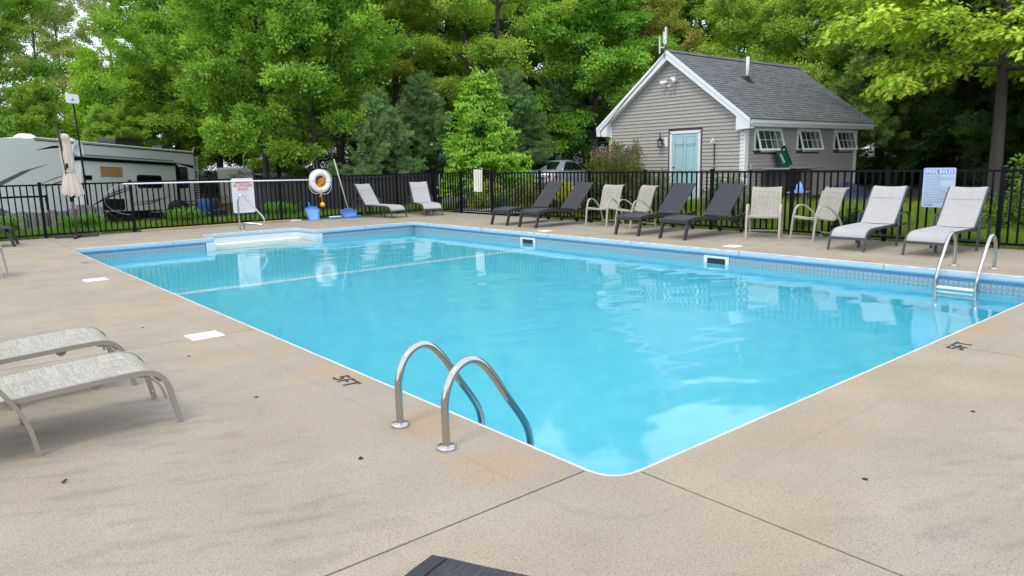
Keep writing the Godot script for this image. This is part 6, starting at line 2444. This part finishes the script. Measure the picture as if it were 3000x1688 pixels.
	# things on and by the pool house
	house_fittings()
	# dead leaves on the deck
	for q in [[0.46, -4.25, "curled dead leaf on the deck before the nearest beige lounger"], [1.77, -3.46, "small dead leaf on the deck left of the foreground ladder"]]:
		var l := thing("dead_leaf", q[2], "leaf", Vector3(q[0], 0.004, q[1]), rnd(0, 6))
		s = tool(true)
		var k := 0.75 if q[0] < 1.0 else 0.45
		for i in 4:
			var x0 := -0.03 + 0.015 * i
			poly(s, [Vector3(x0, 0.012 * sin(i * 1.3), -0.016 + 0.004 * i) * k, Vector3(x0 + 0.015, 0.012 * sin(i * 1.3 + 1.3), -0.016 + 0.004 * i + 0.003) * k, Vector3(x0 + 0.015, 0.014 * cos(i * 1.1) + 0.008, 0.018 - 0.004 * i) * k, Vector3(x0, 0.014 * cos(i * 1.1 - 1.1) + 0.008, 0.02 - 0.004 * i) * k], Vector3.UP)
		put("blade", s, mat(lin(0.035, 0.025, 0.03), 0.8), l)


func net(o: Node3D, outline: Array, bag: float) -> void:
	var s := tool()
	var n := outline.size()
	var rim := []
	for p in outline:
		rim.append(Vector3(p.x, p.y, 0))
	rim.append(rim[0])
	bar(s, rim, 0.035, 0.04, Vector3(0, 0, 1))
	put("rim", s, M.blue, o)
	s = tool(true)
	var mid := Vector3.ZERO
	for p in outline:
		mid += Vector3(p.x, p.y, 0) / n
	mid.z = -bag
	for i in n:
		var a := Vector3(outline[i].x, outline[i].y, 0)
		var b := Vector3(outline[(i + 1) % n].x, outline[(i + 1) % n].y, 0)
		var a2 := a.lerp(mid, 0.45) - Vector3(0, 0, bag * 0.35)
		var b2 := b.lerp(mid, 0.45) - Vector3(0, 0, bag * 0.35)
		poly(s, [a, b, b2, a2], Vector3(0, 0, 1))
		poly(s, [a2, b2, mid], Vector3(0, 0, 1))
	put("mesh_bag", s, M.blue_net, o)


func house_fittings() -> void:
	var s: SurfaceTool
	var X := 18.975
	# flood light in the gable
	var f := thing("flood_light", "white twin flood light high on the gable of the pool house", "light", Vector3(X, 4.0, -14.66))
	s = tool()
	box(s, Vector3(-0.03, 0.06, 0.02), Vector3(0.06, 0.16, 0.18), Basis.IDENTITY, 0.015)
	put("junction_box", s, M.white, f)
	var heads := [[Vector3(-0.16, -0.02, -0.22), Vector3(-0.5, -0.25, -0.9)], [Vector3(-0.14, 0.0, 0.14), Vector3(-0.9, -0.25, -0.2)]]
	for h in heads:
		s = tool(true)
		var dir: Vector3 = (h[1] as Vector3).normalized()
		var b := Basis(Quaternion(Vector3.UP, dir))
		lathe(s, [Vector2(0.0, -0.10), Vector2(0.045, -0.09), Vector2(0.055, -0.02), Vector2(0.085, 0.11), Vector2(0.08, 0.11)], h[0], 16, b)
		put("lamp_head", s, M.white, f)
		s = tool(true)
		lathe(s, [Vector2(0.078, 0.095), Vector2(0.0, 0.10)], h[0], 16, b)
		put("lens", s, mat(lin(0.45, 0.47, 0.48), 0.15), f)
	s = tool()
	box(s, Vector3(-0.13, -0.14, -0.04), Vector3(0.10, 0.08, 0.08), Basis(Vector3(0, 0, 1), 0.4), 0.02)
	put("motion_sensor", s, mat(lin(0.72, 0.68, 0.52), 0.5), f)
	# wall lantern left of the door
	var l := thing("wall_lantern", "black lantern on the wall left of the blue door", "lantern", Vector3(X, 2.14, -15.02))
	s = tool()
	box(s, Vector3(-0.012, 0.0, 0.13), Vector3(0.03, 0.30, 0.14), Basis.IDENTITY, 0.006)
	put("mounting_plate", s, M.white, l)
	s = tool(true)
	tube(s, spline([Vector3(-0.02, -0.08, 0.10), Vector3(-0.12, -0.05, 0.08), Vector3(-0.2, 0.16, 0.05), Vector3(-0.2, 0.27, 0.03), Vector3(-0.17, 0.30, 0.01), Vector3(-0.14, 0.24, 0.0), Vector3(-0.14, 0.15, 0.0)], 4), 0.011, -1, 6)
	put("bracket", s, M.black, l)
	s = tool()
	lathe(s, [Vector2(0.0, 0.17), Vector2(0.02, 0.14), Vector2(0.10, 0.06), Vector2(0.105, 0.045), Vector2(0.0, 0.045)], Vector3(-0.14, 0, 0), 6)
	lathe(s, [Vector2(0.08, -0.15), Vector2(0.07, -0.17), Vector2(0.0, -0.175)], Vector3(-0.14, 0, 0), 6)
	for k in 6:
		var a := TAU * k / 6
		tube(s, [Vector3(-0.14 + 0.095 * cos(a), 0.05, 0.095 * sin(a)), Vector3(-0.14 + 0.075 * cos(a), -0.155, 0.075 * sin(a))], 0.007, -1, 4)
	put("cage", s, M.black, l)
	s = tool()
	lathe(s, [Vector2(0.088, 0.045), Vector2(0.07, -0.15)], Vector3(-0.14, 0, 0), 6)
	put("lamp_glass", s, M.glass, l)
	# outdoor shower on the gable
	var sh := thing("outdoor_shower", "slim outdoor shower pipe on the wall right of the blue door", "shower", Vector3(X, 0, -13.05))
	s = tool(true)
	tube(s, [Vector3(-0.03, 0.5, 0), Vector3(-0.03, 2.05, 0)], 0.016, -1, 8)
	put("pipe", s, M.rubber, sh)
	s = tool(true)
	tube(s, spline([Vector3(-0.03, 2.03, 0), Vector3(-0.05, 2.17, 0), Vector3(-0.11, 2.19, 0), Vector3(-0.16, 2.12, 0)], 4), 0.018, -1, 8)
	lathe(s, [Vector2(0.02, 0.03), Vector2(0.05, -0.02), Vector2(0.0, -0.025)], Vector3(-0.17, 2.09, 0), 12)
	put("shower_head", s, M.white, sh)
	s = tool(true)
	lathe(s, [Vector2(0.03, 0), Vector2(0.035, 0.03), Vector2(0, 0.035)], Vector3(-0.04, 1.35, 0), 10, Basis(Vector3(0, 0, 1), PI / 2))
	put("valve", s, M.steel_brushed, sh)
	# antennas at the gable's peak
	var an := thing("roof_antenna", "pair of pale panel antennas on a mast at the gable's peak", "antenna", Vector3(18.70, 4.7, -14.8))
	s = tool(true)
	tube(s, [Vector3(0, 0, 0), Vector3(0, 0.78, 0)], 0.016, -1, 8)
	put("mast", s, M.steel_brushed, an)
	s = tool()
	box(s, Vector3(0.0, 0.66, 0.055), Vector3(0.07, 0.52, 0.055), Basis.IDENTITY, 0.01)
	put("panel_antenna", s, M.white_rough, an)
	s = tool()
	box(s, Vector3(-0.02, 0.40, -0.16), Vector3(0.05, 0.5, 0.04), Basis.IDENTITY, 0.01)
	put("panel_antenna", s, M.white_rough, an)
	s = tool()
	box(s, Vector3(0.0, 0.33, -0.08), Vector3(0.02, 0.03, 0.16))
	box(s, Vector3(0.0, 0.62, -0.03), Vector3(0.03, 0.34, 0.03))
	put("bracket", s, M.white_rough, an)
	var cb := thing("antenna_cable", "black cable running down the left rake of the pool house roof", "cable", Vector3(18.72, 0, 0))
	s = tool(true)
	var pts := []
	for k in 13:
		var t := k / 12.0
		pts.append(Vector3(0.015, 4.82 - 2.22 * t - 0.02 * sin(t * 9.0), -14.82 - 2.72 * t))
	pts.append(Vector3(0.02, 2.42, -17.50))
	pts.append(Vector3(0.06, 2.36, -17.36))
	pts.append(Vector3(0.24, 2.36, -17.2))
	tube(s, pts, 0.011, -1, 5)
	put("cable", s, M.rubber, cb)
	# along the right wall
	var bx := thing("meter_box", "small grey box with a conduit on the wall by the near corner", "meter", Vector3(19.3, 1.30, -12.03))
	s = tool()
	box(s, Vector3(0, 0.02, 0.04), Vector3(0.16, 0.15, 0.09), Basis.IDENTITY, 0.01)
	put("case", s, mat(lin(0.30, 0.31, 0.31), 0.5), bx)
	s = tool(true)
	tube(s, [Vector3(0, -0.05, 0.03), Vector3(0, -0.95, 0.03)], 0.02, -1, 8)
	put("conduit", s, M.frame_grey, bx)
	var cab := thing("storage_cabinet", "dark resin storage cabinet with taupe doors by the pool house wall", "cabinet", Vector3(20.75, 0.28, -11.45), 0.10)
	s = tool()
	box(s, Vector3(-0.1, 0.47, -0.15), Vector3(1.6, 0.96, 0.62), Basis.IDENTITY, 0.02)
	put("carcass", s, M.dark, cab)
	s = tool()
	box(s, Vector3(0.15, 0.975, -0.1), Vector3(2.6, 0.045, 0.85), Basis.IDENTITY, 0.015)
	put("lid", s, mat(lin(0.22, 0.21, 0.20), 0.6), cab)
	for k in 2:
		s = tool()
		box(s, Vector3(0.28 + 0.40 * k, 0.47, 0.18), Vector3(0.38, 0.92, 0.03), Basis.IDENTITY, 0.01)
		box(s, Vector3(0.28 + 0.40 * k, 0.52, 0.2), Vector3(0.22, 0.7, 0.015), Basis.IDENTITY, 0.006)
		put("cabinet_door", s, mat(lin(0.135, 0.122, 0.112), 0.6), cab)
	s = tool()
	box(s, Vector3(0.66, 0.62, 0.215), Vector3(0.12, 0.02, 0.02), Basis.IDENTITY, 0.004)
	put("handle", s, M.steel_brushed, cab)
	var tr := thing("green_tray", "dark green moulded plastic tray leaning on the wall above the cabinet", "tray", Vector3(20.85, 1.27, -11.75), 0.0)
	tr.basis = Basis(Vector3(0, 0, 1), 0.42) * Basis(Vector3(1, 0, 0), -0.2)
	var green := mat(lin(0.012, 0.095, 0.075), 0.35)
	s = tool()
	box(s, Vector3(0, 0.3, 0.0), Vector3(0.46, 0.62, 0.02), Basis.IDENTITY, 0.006)
	for q in [-0.22, 0.22]:
		box(s, Vector3(q, 0.3, 0.04), Vector3(0.03, 0.62, 0.08), Basis.IDENTITY, 0.008)
	box(s, Vector3(0, 0.60, 0.04), Vector3(0.46, 0.03, 0.08), Basis.IDENTITY, 0.008)
	box(s, Vector3(0.05, 0.3, 0.04), Vector3(0.05, 0.6, 0.05), Basis(Vector3(0, 0, 1), 0.12), 0.008)
	put("tray", s, green, tr)
	s = tool()
	box(s, Vector3(-0.08, 0.36, 0.03), Vector3(0.12, 0.34, 0.02), Basis(Vector3(0, 0, 1), 0.1), 0.008)
	put("insert", s, mat(lin(0.32, 0.42, 0.42), 0.3), tr)
	s = tool()
	box(s, Vector3(0.10, 0.62, 0.06), Vector3(0.20, 0.05, 0.05), Basis.IDENTITY, 0.01)
	put("clip", s, M.black, tr)
	var tb := thing("low_table", "low grey table behind the fence, left of the dark cabinet", "table", Vector3(18.2, 0.25, -9.9), 0.3)
	s = tool()
	box(s, Vector3(0, 0.42, 0), Vector3(0.7, 0.03, 0.45), Basis.IDENTITY, 0.006)
	put("tabletop", s, mat(lin(0.20, 0.21, 0.22), 0.6), tb)
	for q in [[-0.3, -0.18], [0.3, -0.18], [-0.3, 0.18], [0.3, 0.18]]:
		s = tool()
		box(s, Vector3(q[0], 0.2, q[1]), Vector3(0.03, 0.42, 0.03))
		put("leg", s, M.frame_grey, tb)
	var bo := thing("jug", "blue jug on the low table left of the cabinet", "jug", Vector3(18.28, 0.685, -9.92))
	s = tool(true)
	lathe(s, [Vector2(0.0, 0.0), Vector2(0.085, 0.0), Vector2(0.09, 0.12), Vector2(0.07, 0.19), Vector2(0.03, 0.23), Vector2(0.03, 0.26), Vector2(0, 0.26)], Vector3.ZERO, 14)
	put("body", s, mat(lin(0.25, 0.42, 0.78), 0.4), bo)
	var cl := thing("cloth", "crumpled blue cloth on the low table beside the jug", "cloth", Vector3(18.05, 0.685, -9.78))
	s = tool(true)
	lathe(s, [Vector2(0.15, 0.0), Vector2(0.13, 0.05), Vector2(0.07, 0.09), Vector2(0.0, 0.08)], Vector3.ZERO, 9)
	put("cloth", s, mat(lin(0.12, 0.26, 0.62), 0.9), cl)
	var cv := thing("covered_mound", "dark blue tarpaulin heap on the lawn by the far corner of the pool house", "tarpaulin", Vector3(20.6, 0.2, -9.75), 0.3)
	s = tool(true)
	var prev := []
	for j in 7:
		var row := []
		for i in 16:
			var a := TAU * i / 16
			var rr := cos(j / 6.0 * PI / 2) * (1.0 + 0.12 * sin(a * 3.0 + j))
			row.append(Vector3(cos(a) * rr * 0.75, sin(j / 6.0 * PI / 2) * 0.62 * (1.0 + 0.06 * sin(a * 4.0)), sin(a) * rr * 0.7))
		if j > 0:
			for i in 16:
				var i2 := (i + 1) % 16
				poly(s, [prev[i], prev[i2], row[i2], row[i]], (prev[i] as Vector3) + prev[i2] + Vector3(0, 0.2, 0))
		prev = row
	put("sheet", s, mat(lin(0.012, 0.018, 0.05), 0.6), cv)
